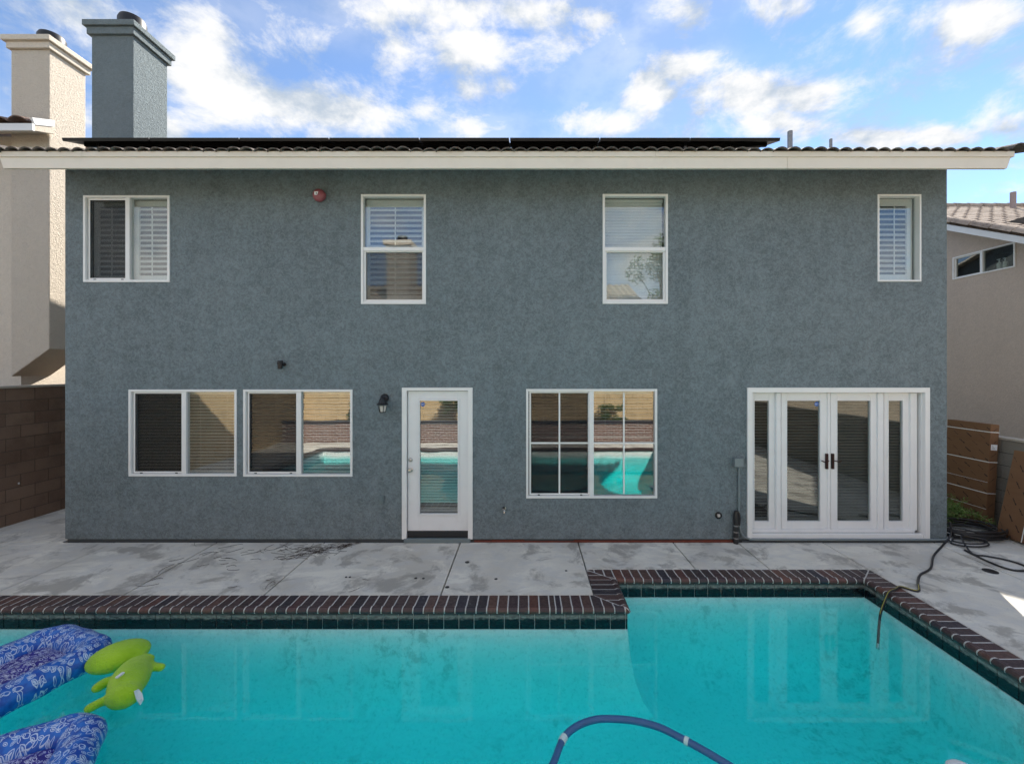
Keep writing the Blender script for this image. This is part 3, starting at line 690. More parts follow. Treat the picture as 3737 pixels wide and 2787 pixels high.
# ---------------------------------------------------------------- windows
def slats(x0, x1, z0, z1, pitch, depth, tilt, y, mat, parent, name='blind_slat', th=.0028):
    mb = MB().box(-(x1-x0)/2, (x1-x0)/2, -depth/2, depth/2, -th/2, th/2); me = mb.mesh(name); me.materials.append(mat)
    z = z1-pitch/2
    while z > z0+.005:
        inst(me, name, ((x0+x1)/2+random.uniform(-.002,.002), y, z), parent, (R(tilt+random.uniform(-2.5,2.5)), R(random.uniform(-.15,.15)), 0)); z -= pitch
def pane(x0, x1, z0, z1, y, parent, mat='glass'): return build(MB().box(x0, x1, y, y+.005, z0, z1), 'pane', M[mat], parent)
def slider(o, name, label, split, inner, screen_left=True, grid=None, gm='glass'):
    """two-light sliding window; split = mullion x range"""
    x0, x1, z0, z1 = o; fw = .034
    w = build(MB().ring(x0, x1, z0, z1, fw, -.014, .075), name, M['white'], house, bevel=.004); w['label'] = label
    m0, m1_ = split; build(MB().box(m0, m1_, -.006, .07, z0+fw, z1-fw), 'mullion', M['white'], w, bevel=.004)
    sw = .026                                    # sliding sash on the left, set back
    build(MB().ring(x0+fw+.012, m0, z0+fw+.006, z1-fw, (sw,sw*.6,sw,sw), .018, .062), 'sash', M['white'], w, bevel=.003)
    pane(x0+fw+.012+sw, m0-sw*.6, z0+fw+.006+sw, z1-fw-sw, .045, w, gm); pane(m1_, x1-fw, z0+fw, z1-fw, .03, w, gm)
    if screen_left:
        build(MB().box(x0+fw+.012+sw, m0-sw*.6, .030, .0308, z0+fw+.006+sw, z1-fw-sw), 'insect_screen', M['screen'], w)
        build(MB().ring(x0+fw+.012+sw-.004, m0-sw*.6+.004, z0+fw+sw, z1-fw-sw+.004, .010, .020, .029), 'screen_frame', M['dark'], w)
        for q in (.12,.82):
            xx = x0+fw+.03+(m0-x0-fw)*q; build(MB().box(xx, xx+.03, .008, .02, z0+fw+.004, z0+fw+.016), 'screen_tab', M['dark'], w)
    inner(w, x0+fw, x1-fw, z0+fw, z1-fw)
    if grid:
        gz, gxs = grid
        for a, b, yy in ((x0+fw+.012+sw, m0-sw*.6, .0195), (m1_, x1-fw, .0195)):
            build(MB().box(a, b, yy, yy+.008, gz-.012, gz+.012), 'grille_bar', M['white'], w)
            for gx in gxs:
                if a < gx < b: build(MB().box(gx-.012, gx+.012, yy+.0004, yy+.0076, z0+fw+.02, z1-fw-.02), 'grille_bar', M['white'], w)
    return w
def shutters(stile, rail, pitch, tilt, n=1):
    def f(w, x0, x1, z0, z1):
        for k in range(n):
            a = x0+(x1-x0)*k/n; b = x0+(x1-x0)*(k+1)/n
            build(MB().ring(a+.004, b-.004, z0, z1, (stile,stile,rail,rail), .105, .13), 'shutter_panel', M['slat_w'], w)
            slats(a+stile+.006, b-stile-.006, z0+rail, z1-rail, pitch, .064, tilt, .118, M['slat_w'], w, 'shutter_louvre', .008)
            xm = (a+b)/2; build(MB().box(xm-.006, xm+.006, .075, .085, z0+rail, z1-rail), 'tilt_rod', M['slat_w'], w)
    return f
def blinds(pitch=.044, tilt=8, mat='slat', drop=1.0, depth=.048):
    def f(w, x0, x1, z0, z1):
        zb = z1-(z1-z0)*drop
        slats(x0+.01, x1-.01, zb+.02, z1-.05, pitch, depth, tilt, .125, M[mat], w)
        build(MB().box(x0+.008, x1-.008, .10, .15, z1-.048, z1-.004), 'head_rail', M[mat], w)
        build(MB().box(x0+.01, x1-.01, .105, .145, zb+.002, zb+.02), 'bottom_rail', M[mat], w)
        for q in (.12,.38,.62,.88):
            xx = x0+(x1-x0)*q; build(MB().tube([(xx,.10,zb+.02),(xx,.10,z1-.05)], .0015, 5), 'ladder_cord', M[mat], w)
    return f
mx = lambda a, b: (P(a,0)[0], P(b,0)[0])
slider(W1, 'window', 'upper sliding window with plantation shutters under the eave end', mx(458,474), shutters(.075,.085,.077,40,2), gm='glass_up')
slider(L1, 'window', 'lower sliding window with dark half screened horizontal blind', mx(663,680), blinds(.046, 10, 'slat'))
slider(L2, 'window', 'lower sliding window beside the wall lantern', mx(1082,1099), blinds(.046, 24, 'slat'))
slider(L3, 'window', 'large lower sliding window with white grille bars', mx(2150,2167), blinds(.046, 6, 'slat', .46), grid=(P(0,1617)[1], (P(2042,0)[0], P(2278,0)[0])))
def single_hung(o, label, inner, screen):
    x0, x1, z0, z1 = o; fw = .034; zr0, zr1 = P(0,916)[1], P(0,902)[1]
    w = build(MB().ring(x0, x1, z0, z1, fw, -.014, .075), 'window', M['white'], house, bevel=.004); w['label'] = label
    build(MB().box(x0+fw, x1-fw, -.004, .07, zr0, zr1), 'meeting_rail', M['white'], w, bevel=.004)
    sw = .028; build(MB().ring(x0+fw, x1-fw, z0+fw, zr0, (sw,sw,sw*1.3,sw*.5), .018, .06), 'sash', M['white'], w, bevel=.003)
    pane(x0+fw, x1-fw, zr1, z1-fw, .03, w, 'glass_up'); pane(x0+fw+sw, x1-fw-sw, z0+fw+sw*1.3, zr0-sw*.5, .045, w, 'glass_up')
    if screen: build(MB().box(x0+fw+sw, x1-fw-sw, .030, .0308, z0+fw+sw*1.3, zr0-sw*.5), 'insect_screen', M['screen2'], w)
    inner(w, x0+fw, x1-fw, z0+fw, z1-fw)
M['screen2'] = m_screen('fine_insect_screen', .28, (.10,.10,.10))
single_hung(W2, 'upper single hung window with white plantation shutters', shutters(.05,.11,.077,42), True)
single_hung(W3, 'upper single hung window with closed white blind', blinds(.044, 72, 'slat_w'), False)
x0, x1, z0, z1 = W4
w4 = build(MB().ring(x0, x1, z0, z1, .026, -.014, .085), 'window', M['white'], house, bevel=.004); w4['label'] = 'narrow upper fixed window with white shutters at house corner'
pane(x0+.026, x1-.026, z0+.026, z1-.026, .06, w4, 'glass_up'); shutters(.08,.10,.077,40)(w4, x0+.026, x1-.026, z0+.026, z1-.026)

# back door
x0, x1, z0, z1 = D1
dr = build(MB().ring(x0, x1, .05, z1, (.066,.066,0.0001,.045), -.022, .10), 'back_door', M['white'], house, bevel=.004); dr['label'] = 'white back door with one tall glass light'
yl = .03
lx0, lz1 = P(1489,1427,yl); lx1, lz0 = P(1715,1936,yl); gx0_, gz1_ = P(1532.5,1462,yl); gx1_, gz0_ = P(1670.5,1873,yl)
leafw = (gx0_-lx0-.0, lx1-gx1_, gz0_-lz0, lz1-gz1_)
leaf = build(MB().ring(lx0, lx1, lz0, lz1, leafw, yl, yl+.044), 'door_leaf', M['door'], dr, bevel=.003)
build(MB().ring(gx0_-.036, gx1_+.036, gz0_-.036, gz1_+.036, .012, yl-.008, yl+.001), 'glazing_bead', M['door'], dr, bevel=.003)
build(MB().ring(gx0_-.022, gx1_+.022, gz0_-.022, gz1_+.022, .022, yl-.014, yl+.001), 'glazing_bead', M['door'], dr, bevel=.004)
pane(gx0_, gx1_, gz0_, gz1_, yl+.012, dr)
slats(gx0_-.03, gx1_+.03, gz0_-.02, gz1_+.02, .043, .046, 26, yl+.09, M['slat'], dr)
build(MB().box(lx0-.01, lx1+.01, .015, .06, P(0,1962)[1], lz0-.003), 'door_sweep', M['sweep'], dr, bevel=.004)
build(MB().box(x0+.03, x1-.03, -.035, .09, .0, P(0,1962)[1]-.002), 'threshold', M['plug'], dr, bevel=.006)
for sy, kind in ((1677,'deadbolt'),(1714,'door_knob')):
    kx, kz = P(1499, sy, yl)
    prof_ = [(.03,0),(.03,-.008),(.024,-.014),(.012,-.02),(.006,-.021)] if kind == 'deadbolt' else [(.033,0),(.033,-.006),(.014,-.012),(.012,-.035),(.026,-.045),(.029,-.06),(.022,-.072),(.006,-.076)]
    build(MB().lathe(prof_, (kx,yl,kz), 'y', 18), kind, M['steel'], dr, smooth=True)
def sticker(sx, sy, y, parent, r=.034):
    cx, cz = P(sx, sy, y)
    o = build(MB().lathe([(r,0),(r,-.001)], (cx,y-.0015,cz), 'y', 8), 'sticker', M['sticker'], parent)
    cu = bpy.data.curves.new('lettering', 'FONT'); cu.body = 'ADT'; cu.size = .030; cu.align_x = 'CENTER'; cu.align_y = 'CENTER'; cu.extrude = .0003
    tmp = bpy.data.objects.new('tmp', cu); COL.objects.link(tmp); bpy.context.view_layer.update()
    me = bpy.data.meshes.new_from_object(tmp.evaluated_get(bpy.context.evaluated_depsgraph_get())); bpy.data.objects.remove(tmp)
    me.materials.clear(); me.materials.append(M['stickw'])
    # lettering is on the sticker: same level as it, a second child
    t = inst(me, 'sticker_lettering', (cx, y-.0032, cz), parent, (R(90),0,0)); return o
sticker(1543, 1475, yl+.012, dr)

# french doors with sidelights
x0, x1, z0, z1 = FD
fd = build(MB().ring(x0, x1, .055, z1, (.068,.068,.0001,.068), -.026, .03), 'french_door', M['white'], house, bevel=.004); fd['label'] = 'white double french door with two narrow sidelights'
S_ = .3754; fx = lambda c: 2680+c*S_
fy = lambda c: 1380+c*S_
yd = .085
build(MB().ring(x0+.045, x1-.045, .056, z1-.045, (.03,.03,.0001,.03), .031, .16), 'door_jamb', M['white'], fd)
def leafpanel(c0, c1, g0, g1, name, y):
    a, t = P(fx(c0), fy(140), y); b, bt = P(fx(c1), fy(1462), y); ga, gt = P(fx(g0), fy(218), y); gb, gb_ = P(fx(g1), fy(1387), y)
    o = build(MB().ring(a, b, bt, t, (ga-a, b-gb, gb_-bt, t-gt), y, y+.045), name, M['door'], fd, bevel=.004)
    pane(ga, gb, gb_, gt, y+.02, fd, 'glass_lo')
    build(MB().ring(ga-.012, gb+.012, gb_-.012, gt+.012, .012, y-.006, y+.001), 'glazing_bead', M['door'], fd, bevel=.003)
    slats(ga-.02, gb+.02, gb_-.02, gt+.02, .044, .046, 25 if g0 > 900 else 12, y+.085, M['slat_d'], fd)
    return ga, gb, gb_, gt
leafpanel(160, 404, 195, 335, 'sidelight', yd+.01); leafpanel(456, 905, 512, 832, 'door_leaf', yd)
leafpanel(936, 1394, 1000, 1322, 'door_leaf', yd); leafpanel(1456, 1712, 1498, 1635, 'sidelight', yd+.01)
for c0, c1, ya, nm in ((408,453,yd-.03,'post'),(1398,1453,yd-.03,'post'),(907,934,yd-.018,'astragal'),(1714,1778,yd-.02,'post')):
    a, t = P(fx(c0), fy(142), ya); b, bt = P(fx(c1), fy(1478), ya)
    build(MB().box(a, b, ya, yd+.05, bt, t), nm, M['door'], fd, bevel=.005)
a, t = P(fx(162), fy(1463), yd); b, bt = P(fx(1760), fy(1500), .05)
build(MB().box(a, b, .055, .16, bt, t), 'door_sill', M['door'], fd, bevel=.004)
build(MB().box(x0+.07, x1-.07, .0, .054, .057, bt-.002), 'door_sill', M['white'], fd, bevel=.006)
for c0, c1, sgn in ((880,902,-1),(940,957,1)):
    a, t = P(fx(c0), fy(730), yd); b, bt = P(fx(c1), fy(878), yd); cx = (a+b)/2; zc = P(0, fy(795), yd)[1]
    mb = MB().box(cx-.016, cx+.016, yd-.030, yd-.019 if False else yd-.001, bt, t)
    mb.tube(spline([(cx,yd-.02,zc),(cx,yd-.055,zc),(cx+sgn*.03,yd-.06,zc-.004),(cx+sgn*.06,yd-.058,zc-.016),(cx+sgn*.085,yd-.056,zc-.004),(cx+sgn*.105,yd-.055,zc+.003)], 4), .008, 8)
    build(mb, 'lever_handle', M['bronze'], fd, smooth=True, bevel=.002)
sticker(2980, 1474, yd+.02, fd)

# ---------------------------------------------------------------- fittings on the wall
# red alarm bell
ax, az = P(1171,718)
al = empty('alarm_bell', (ax,0,az-.09), 'round dusty red alarm bell high under the eave', 'alarm')
build(MB().lathe([(.062,0),(.062,-.03),(.092,-.03),(.092,-.05),(.085,-.075),(.06,-.095),(.02,-.10),(.004,-.10)], (ax,-.002,az), 'y', 28), 'gong', M['alarm'], al, smooth=True)
mb = MB().prism([(ax-.045,az+.03),(ax+.012,az+.033),(ax-.002,az-.012),(ax-.012,az-.018),(ax-.042,az-.014)], 'y', -.1065, -.092); build(mb, 'label_plate', M['stickw'], al)
for k, (dx, dz) in enumerate(((-.014,.012),(-.014,-.004))):
    build(MB().box(ax+dx-.007, ax+dx+.007, -.1085, -.1072, az+dz-.005, az+dz+.004), 'print_mark', M['ink'], al)
build(MB().tube([(ax+.0,-.10,az+.045),(ax+.012,-.098,az+.015),(ax+.03,-.092,az-.035)], .006, 6), 'rib', M['alarm'], al, smooth=True)
# lantern
lx, lz = P(1398, 1474); ly = -.13
ln = empty('wall_lantern', (lx,0,P(0,1506)[1]), 'black wall lantern with frosted glass beside the back door', 'lamp')
bx_, bz_ = P(1404,1452); build(MB().lathe([(.062,0),(.062,-.012),(.05,-.03),(.03,-.045),(.012,-.05)], (bx_,-.001,bz_), 'y', 22), 'backplate', M['dark'], ln, smooth=True)
cx, ct = P(1396,1462,ly); cb = P(0,1505,ly)[1]; g1 = P(0,1478,ly)[1]
build(MB().tube(spline([(bx_,-.04,bz_),(bx_,-.10,bz_+.02),(cx,ly,ct+.02)],5), .012, 8), 'arm', M['dark'], ln, smooth=True)
build(MB().lathe([(.014,.05),(.03,.04),(.05,.012),(.062,-.028),(.088,-.050),(.086,-.056),(.058,-.056),(.01,-.056)], (cx,ly,ct), 'z', 8), 'hood', M['dark'], ln)
build(MB().lathe([(.058,g1-cb-.006),(.041,0.012)], (cx,ly,cb), 'z', 6), 'glass_shade', M['opal'], ln)
mb = MB()
for k in range(6):
    a = 2*math.pi*k/6; mb.tube([(cx+.061*math.cos(a),ly+.061*math.sin(a),g1-.004),(cx+.043*math.cos(a),ly+.043*math.sin(a),cb+.008)], .0045, 6)
mb.lathe([(.047,0),(.047,.012),(.03,.013)], (cx,ly,cb), 'z', 6)
build(mb, 'cage', M['dark'], ln)
# security camera
sx_, sz_ = P(1031,1331)
sc_ = empty('security_camera', (sx_,0,sz_-.07), 'small black security camera on the bare wall', 'camera')
build(MB().lathe([(.026,0),(.026,-.012),(.012,-.016),(.01,-.05)], (sx_+.03,-.001,sz_+.005), 'y', 16), 'mount', M['dark'], sc_, smooth=True)
build(MB().lathe([(.03,-.062),(.032,-.05),(.037,.05),(.034,.06),(.01,.062)], (sx_,-.062,sz_), 'z', 20), 'body', M['dark'], sc_, smooth=True)
build(MB().lathe([(.02,-.003),(.02,-.008),(.01,-.010)], (sx_,-.098,sz_+.02), 'y', 16), 'lens', M['pv'], sc_, smooth=True)
# weatherproof outlet
x0, z1 = P(1385,1806); x1, z0 = P(1402,1837)
ot = empty('outlet_box', ((x0+x1)/2,0,z0), 'grey weatherproof outlet cover low beside the back door', 'outlet')
build(MB().box(x0, x1, -.028, -.001, z0, z1), 'housing', M['plug'], ot, bevel=.005); build(MB().box(x0+.015, x1-.015, -.040, -.029, z0+.03, z1-.012), 'flip_cover', M['plug'], ot, bevel=.006)
# hose bib
hx, hz = P(1841,1857)
hb = empty('hose_bib', (hx,0,hz-.07), 'small nickel garden tap under the large window', 'tap')
mb = MB().lathe([(.026,0),(.026,-.006),(.012,-.008),(.012,-.05)], (hx,-.001,hz+.012), 'y', 14); mb.tube(spline([(hx,-.045,hz+.012),(hx,-.075,hz+.005),(hx,-.088,hz-.03)],4), .012, 10)
build(mb, 'spout', M['steel'], hb, smooth=True)
build(MB().lathe([(.022,0),(.024,.006),(.022,.012),(.006,.013)], (hx-.006,-.06,hz+.035), 'z', 12), 'handwheel', M['dark'], hb, smooth=True)
# cleanout plug
px_, pz_ = P(2621,1879)
cp = empty('cleanout_plug', (px_,0,pz_-.05), 'round dark pipe cleanout with square pale plug in the wall', 'plug')
build(MB().lathe([(.05,0),(.05,-.012),(.038,-.016),(.034,-.008),(.004,-.008)], (px_,-.001,pz_), 'y', 18), 'ring', M['dark'], cp, smooth=True)
build(MB().box(px_-.02, px_+.02, -.026, -.0095, pz_-.02, pz_+.02), 'square_nut', M['opal'], cp, bevel=.003)
# junction box and conduit
x0, z1 = P(2680,1672,-.06); x1, z0 = P(2711,1702,-.06)
jb = empty('junction_box', ((x0+x1)/2,0,.1), 'grey junction box with thin conduit running down beside the french door', 'junction box')
build(MB().box(x0, x1, -.075, -.001, z0, z1), 'box', M['graybox'], jb, bevel=.005)
build(MB().box(x0-.003, x1+.003, -.0795, -.0755, z0-.003, z1+.003), 'lid', M['graybox'], jb, bevel=.002)
cxx = P(2697,0,-.02)[0]
build(MB().tube(spline([(cxx,-.02,z0),(cxx,-.02,z0-.4),(cxx,-.02,.36),(cxx+.012,-.02,.22),(cxx+.05,-.02,.11),(cxx+.14,-.022,.062),(cxx+.3,-.03,.052),(cxx+1.6,-.034,.05),(XW1-.06,-.034,.048)],6), .0155, 10), 'conduit', M['graybox'], jb, smooth=True)
# stub pipe wrapped in tape
tx0 = P(2684,0,-.03)[0]
sp_ = empty('wrapped_pipe', (tx0,-.03,0), 'short black tape-wrapped pipe stub at the foot of the wall', 'pipe')
build(MB().lathe([(.036,0),(.034,.14),(.034,.30),(.037,.36),(.028,.42),(.02,.47),(.004,.475)], (tx0,-.042,.0), 'z', 14), 'pipe', M['hose'], sp_, smooth=True)
for h in (.07,.16,.25): build(MB().lathe([(.0385,0),(.0385,.016)], (tx0,-.042,h), 'z', 14), 'tape_band', M['galv'], sp_, smooth=True)
build(MB().tube(spline([(tx0,-.042,.46),(tx0+.03,-.05,.44),(tx0+.055,-.03,.36),(tx0+.05,-.03,.26)],4), .02, 8), 'elbow', M['hose'], sp_, smooth=True)

# ---------------------------------------------------------------- solar array
PVY = -.2; pz = P(0,503,PVY)[1]
arr = empty('solar_array', (-1.5,1.0,roof_z(1.0)), 'black solar panels on rails along the roof edge', 'solar array')
seams = [223,543,872,1200,1530,1859.5,2189.5,2519.5,2850]
pl = 1.02
for row in range(2):
    for a, b in zip(seams, seams[1:]):
        xa, xb = P(a,0,PVY)[0]+.008, P(b,0,PVY)[0]-.008; s0 = row*(pl+.02)
        c0 = Vector((0, PVY+s0*math.cos(ang), pz+s0*math.sin(ang))); dv = Vector((0, math.cos(ang), math.sin(ang)))*pl; nv = Vector((0,-math.sin(ang), math.cos(ang)))*.042
        q = [(xa,c0.y,c0.z),(xb,c0.y,c0.z),(xb,c0.y+dv.y,c0.z+dv.z),(xa,c0.y+dv.y,c0.z+dv.z)]
        lo = [(p[0],p[1]-nv.y,p[2]-nv.z) for p in q]
        pn = build(MB().hexa(lo, q), 'solar_panel', M['pvframe'], arr)
        up = Vector(nv).normalized()*.002; g = .02
        ins = [(q[0][0]+g,q[0][1]+g,q[0][2]+g*SLOPE),(q[1][0]-g,q[1][1]+g,q[1][2]+g*SLOPE),(q[2][0]-g,q[2][1]-g,q[2][2]-g*SLOPE),(q[3][0]+g,q[3][1]-g,q[3][2]-g*SLOPE)]
        build(MB().hexa([(p[0],p[1]+up.y*.2,p[2]+up.z*.2) for p in ins], [(p[0],p[1]+up.y,p[2]+up.z) for p in ins]), 'cell_glass', M['pv'], pn)
xa, xb = P(265,0,PVY)[0], P(2822,0,PVY)[0]
for row in range(2):
    for fr_ in (.18,.8):
        s0 = row*(pl+.02)+pl*fr_; y = PVY+s0*math.cos(ang); z = pz+s0*math.sin(ang)-.048
        build(MB().box(xa, xb, y-.02, y+.02, z-.045, z), 'rail', M['pvframe'], arr)
        for sx in (362,700,1173,1670,2170,2500,2670):
            x = P(sx,0,y)[0]
            mb = MB().box(x-.016, x-.008, y-.02, y+.02, roof_z(y)-.01, z+.001); mb.box(x+.004, x+.012, y-.02, y+.02, roof_z(y)-.01, z+.001)
            build(mb, 'mount_foot', M['alu'], arr)

# ------------------------------------------------------------------ left neighbour (cream)
nl = empty('cream_house', (-12,5,0), 'cream stucco neighbour house with tall box chimney beyond the left block wall', 'house')
NX, NY = -9.62, 1.9
mb = MB().box(-16, NX, NY, 12, 0, 6.95); build(mb, 'wall', M['cream'], nl)
d0 = 1.74; cxa, cxb = -9.62, -8.905; zt = P(0,182,d0)[1]; zbot = P(0,1273,d0)[1]
mb = MB(); zl = P(0,1374,d0)[1]
mb.prism([(cxa,zl),(cxb,zbot),(cxb,zt),(cxa,zt)], 'y', d0, d0+.66)
nch = build(mb, 'chimney', M['cream_r'], nl, bevel=.015)
mb = MB().box(cxa-.04, cxb+.05, d0-.05, d0+.71, zt, zt+.12); mb.box(cxa-.09, cxb+.10, d0-.10, d0+.76, zt+.12, zt+.22); build(mb, 'chimney_cap', M['cream'], nch, bevel=.012)
flue((cxa+cxb)/2+.04, d0+.33, zt+.218, .2, .30, nch)
ye = 1.36; ex1, ez0 = P(122,478,ye); _, ez1 = P(0,452,ye)
nrf = build(MB().box(-16, ex1, ye-.02, ye+.02, ez0, ez1), 'fascia_board', M['whitetrim'], nl, bevel=.004)
mb = MB(); sl = .40
mb.hexa([(-16,ye+.022,ez0+.02),(ex1-.02,ye+.022,ez0+.02),(ex1-.02,NY-.19,ez0+.14),(-16,NY-.19,ez0+.14)], [(-16,ye+.022,ez1),(ex1-.02,ye+.022,ez1),(ex1-.02,NY-.19,ez1+.14),(-16,NY-.19,ez1+.14)])
build(mb, 'eave_soffit', M['cream'], nl)
mb = MB().hexa([(-16,NY-.188,ez1+.1),(NX-.02,NY-.188,ez1+.1),(NX-.02,6.5,ez1+1.9),(-16,6.5,ez1+1.9)], [(-16,NY-.188,ez1+.14),(NX-.02,NY-.188,ez1+.14),(NX-.02,6.5,ez1+1.94),(-16,6.5,ez1+1.94)])
nroof = build(mb, 'roof', M['rtile_l'], nl)
ltm = tile_mesh('roof_tile', M['rtile_l'], .36, .44, .075, 1, 12, .016)
for r in range(3):
    for c in range(6):
        x = ex1-.40-c*.36
        if r >= 1 and c < 3: continue
        inst(ltm, 'roof_tile', (x, ye-.06+r*.36*.93, ez1+.012+r*.36*.37), nroof, (math.atan(.40),0,random.uniform(-.02,.02)))
mb = MB().hexa([(ex1-.05,ye+.03,ez1),(ex1+.0,ye+.03,ez1),(ex1+.0,NY-.2,ez1+.14),(ex1-.05,NY-.2,ez1+.14)], [(ex1-.05,ye-.02,ez1+.10),(ex1+.0,ye-.02,ez1+.10),(ex1+.0,NY-.2,ez1+.26),(ex1-.05,NY-.2,ez1+.26)])
build(mb, 'rake_board', M['whitetrim'], nl)
# sliver of another house between both chimneys
fh = empty('far_house', (-14.5,16,0), 'cream house corner glimpsed between the two chimneys', 'house')
build(MB().box(-17.5, -12.9, 14, 20, 0, 7.9), 'wall', M['cream'], fh); build(MB().box(-18, -12.6, 13.5, 20.5, 7.92, 8.35), 'fascia_board', M['whitetrim'], fh, bevel=.01)
mb = MB()
for k in range(16): mb.lathe([(.14,0),(.14,3.0)], (-17.9+k*.34, 13.4, 8.42), 'y', 8)
mb.box(-18, -12.6, 13.55, 20.5, 8.352, 8.42); o = build(mb, 'roof_tiles', M['rtile_r'], fh); o['kind'] = 'stuff'

# left tan block wall: near blocks coloured brown for their shade, far run tan
def block_wall(name, label, mat, x, side, y0, y1, h, rows0=0, th=.15, bl=.406, bh=.203):
    """wall along y; side=+1: visible face looks to +x"""
    e = empty(name, (x, (y0+y1)/2, 0), label, 'wall')
    build(MB().box(x-th/2+.006, x+th/2-.006, y0, y1, -.05, h-.02), 'mortar', M['blockmortar'], e)
    me = MB().box(-th/2, th/2, .005, bl-.005, .005, bh-.005).mesh('block'); me.materials.append(M[mat])
    r = 0; z = h-.02-bh*math.ceil((h-.02)/bh)
    while z < h-.05:
        y = y0-(bl/2 if r % 2 else 0)
        while y < y1-.01:
            inst(me, 'block', (x+random.uniform(-.003,.003), y, z), e); y += bl
        z += bh; r += 1
    return e
bl_ = block_wall('block_wall', 'tan concrete block wall left of the house, its shade coloured in as brown', 'block_l', -8.42, 1, -.6, 5.0, 2.23)
build(MB().box(-8.52, -8.32, -.8, 5.0, 2.212, 2.25), 'wall_cap', M['capstone'], bl_, bevel=.006)
build(MB().box(-8.345, -8.338, .78, .80, .63, .66), 'white_chip', M['plastic'], bl_)
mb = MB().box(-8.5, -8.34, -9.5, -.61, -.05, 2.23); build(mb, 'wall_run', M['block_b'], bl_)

# ------------------------------------------------------------------ right neighbour (tan)
XB = 7.72
br_ = block_wall('block_wall', 'low grey block wall behind the leaning cardboard boxes', 'block_r', XB, -1, -1.4, 4.5, 1.41)
build(MB().box(XB-.10, XB+.10, -1.4, 4.5, 1.392, 1.43), 'wall_cap', M['capstone'], br_, bevel=.006)
build(MB().box(XB-.08, XB+.08, -9.5, -1.41, -.05, 1.43), 'wall_run', M['block_r'], br_)
nr = empty('tan_house', (14,7,0), 'tan stucco neighbour house with wide bathroom window and tiled gable roof', 'house')
XN = 10.5; SL2 = .50
def rz2(y): return 5.99+(y-3.83)*SL2
RY2 = 7.08
# wall with window opening on the side facing the yard
wy0, wy1 = 2.90, 4.23
wz0, wz1 = 4.71, 5.25
mb = MB(); f0, f1 = 1.08, 13.1
def qd(a0, a1, c0, c1): mb.poly([(XN,a0,c0),(XN,a1,c0),(XN,a1,c1),(XN,a0,c1)], [(0,1,2,3)])
qd(f0, wy0, 0, 4.0); qd(wy0, wy1, 0, wz0); qd(wy1, f1, 0, 4.0)
mb.poly([(XN,f0,4.0),(XN,wy0,4.0),(XN,wy0,rz2(wy0)-.1),(XN,f0,rz2(f0)-.1)], [(0,1,2,3)])
mb.poly([(XN,wy0,wz1),(XN,wy1,wz1),(XN,wy1,rz2(wy1)-.1),(XN,wy0,rz2(wy0)-.1)], [(0,1,2,3)])
mb.poly([(XN,wy1,4.0),(XN,f1,4.0),(XN,RY2,rz2(RY2)-.1),(XN,wy1,rz2(wy1)-.1)], [(0,1,2,3)])
for a in (wy0, wy1): mb.poly([(XN,a,wz0),(XN,a,wz1),(XN+.12,a,wz1),(XN+.12,a,wz0)], [(0,1,2,3)])
for c in (wz0, wz1): mb.poly([(XN,wy0,c),(XN,wy1,c),(XN+.12,wy1,c),(XN+.12,wy0,c)], [(0,1,2,3)])
mb.poly([(XN,f0,0),(19,f0,0),(19,f0,rz2(f0)-.1),(XN,f0,rz2(f0)-.1)], [(0,1,2,3)])
b = mb.base(); me = mb.mesh('wall', b); me.materials.append(M['tan']); link(bpy.data.objects.new('wall', me), nr, b)
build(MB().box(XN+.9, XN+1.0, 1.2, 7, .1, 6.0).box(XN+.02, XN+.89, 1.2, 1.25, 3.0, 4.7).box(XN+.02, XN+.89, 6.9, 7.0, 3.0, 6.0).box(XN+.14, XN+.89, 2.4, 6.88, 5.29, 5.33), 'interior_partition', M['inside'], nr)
# window of the tan house
def ringx(x0, x1, y0, y1, z0, z1, w):
    return MB().box(x0,x1,y0,y0+w,z0,z1).box(x0,x1,y1-w,y1,z0,z1).box(x0,x1,y0+w,y1-w,z0,z0+w).box(x0,x1,y0+w,y1-w,z1-w,z1)
nw = build(ringx(XN-.02, XN+.06, wy0, wy1, wz0, wz1, .028), 'window', M['white'], nr, bevel=.003)
ym = 3.58; build(MB().box(XN-.01, XN+.055, ym-.028, ym+.028, wz0+.028, wz1-.028), 'mullion', M['white'], nw, bevel=.003)
build(ringx(XN+.02, XN+.05, ym+.028, wy1-.028, wz0+.028, wz1-.028, .022), 'sash', M['white'], nw)
build(MB().box(XN+.025, XN+.03, wy0+.028, ym-.028, wz0+.028, wz1-.028), 'pane', M['glass_lo'], nw); build(MB().box(XN+.035, XN+.04, ym+.05, wy1-.05, wz0+.05, wz1-.05), 'pane', M['glass_lo'], nw)
build(MB().box(XN+.055, XN+.25, wy0, wy1, wz0-.02, wz0+.027), 'sill', M['white'], nw)
for k, yy in enumerate((3.33,3.21)):
    bt = empty('pump_bottle', (XN+.13,yy,wz0+.028), ('pale patterned pump bottle on the bathroom sill beside the mullion','pale patterned pump bottle further from the bathroom window mullion')[k], 'bottle', 'bottles on the neighbour window sill')
    build(MB().lathe([(.04,0),(.043,.01),(.043,.13),(.036,.16),(.014,.175),(.012,.19)], (XN+.13,yy,wz0+.0285), 'z', 16), 'body', M['bottle'], bt, smooth=True)
    mb = MB().lathe([(.013,.19),(.013,.215),(.006,.216),(.006,.24)], (XN+.13,yy,wz0+.0285), 'z', 12); mb.box(XN+.12, XN+.14, yy-.02, yy+.045, wz0+.262, wz0+.276); build(mb, 'pump', M['plastic'], bt, smooth=True)
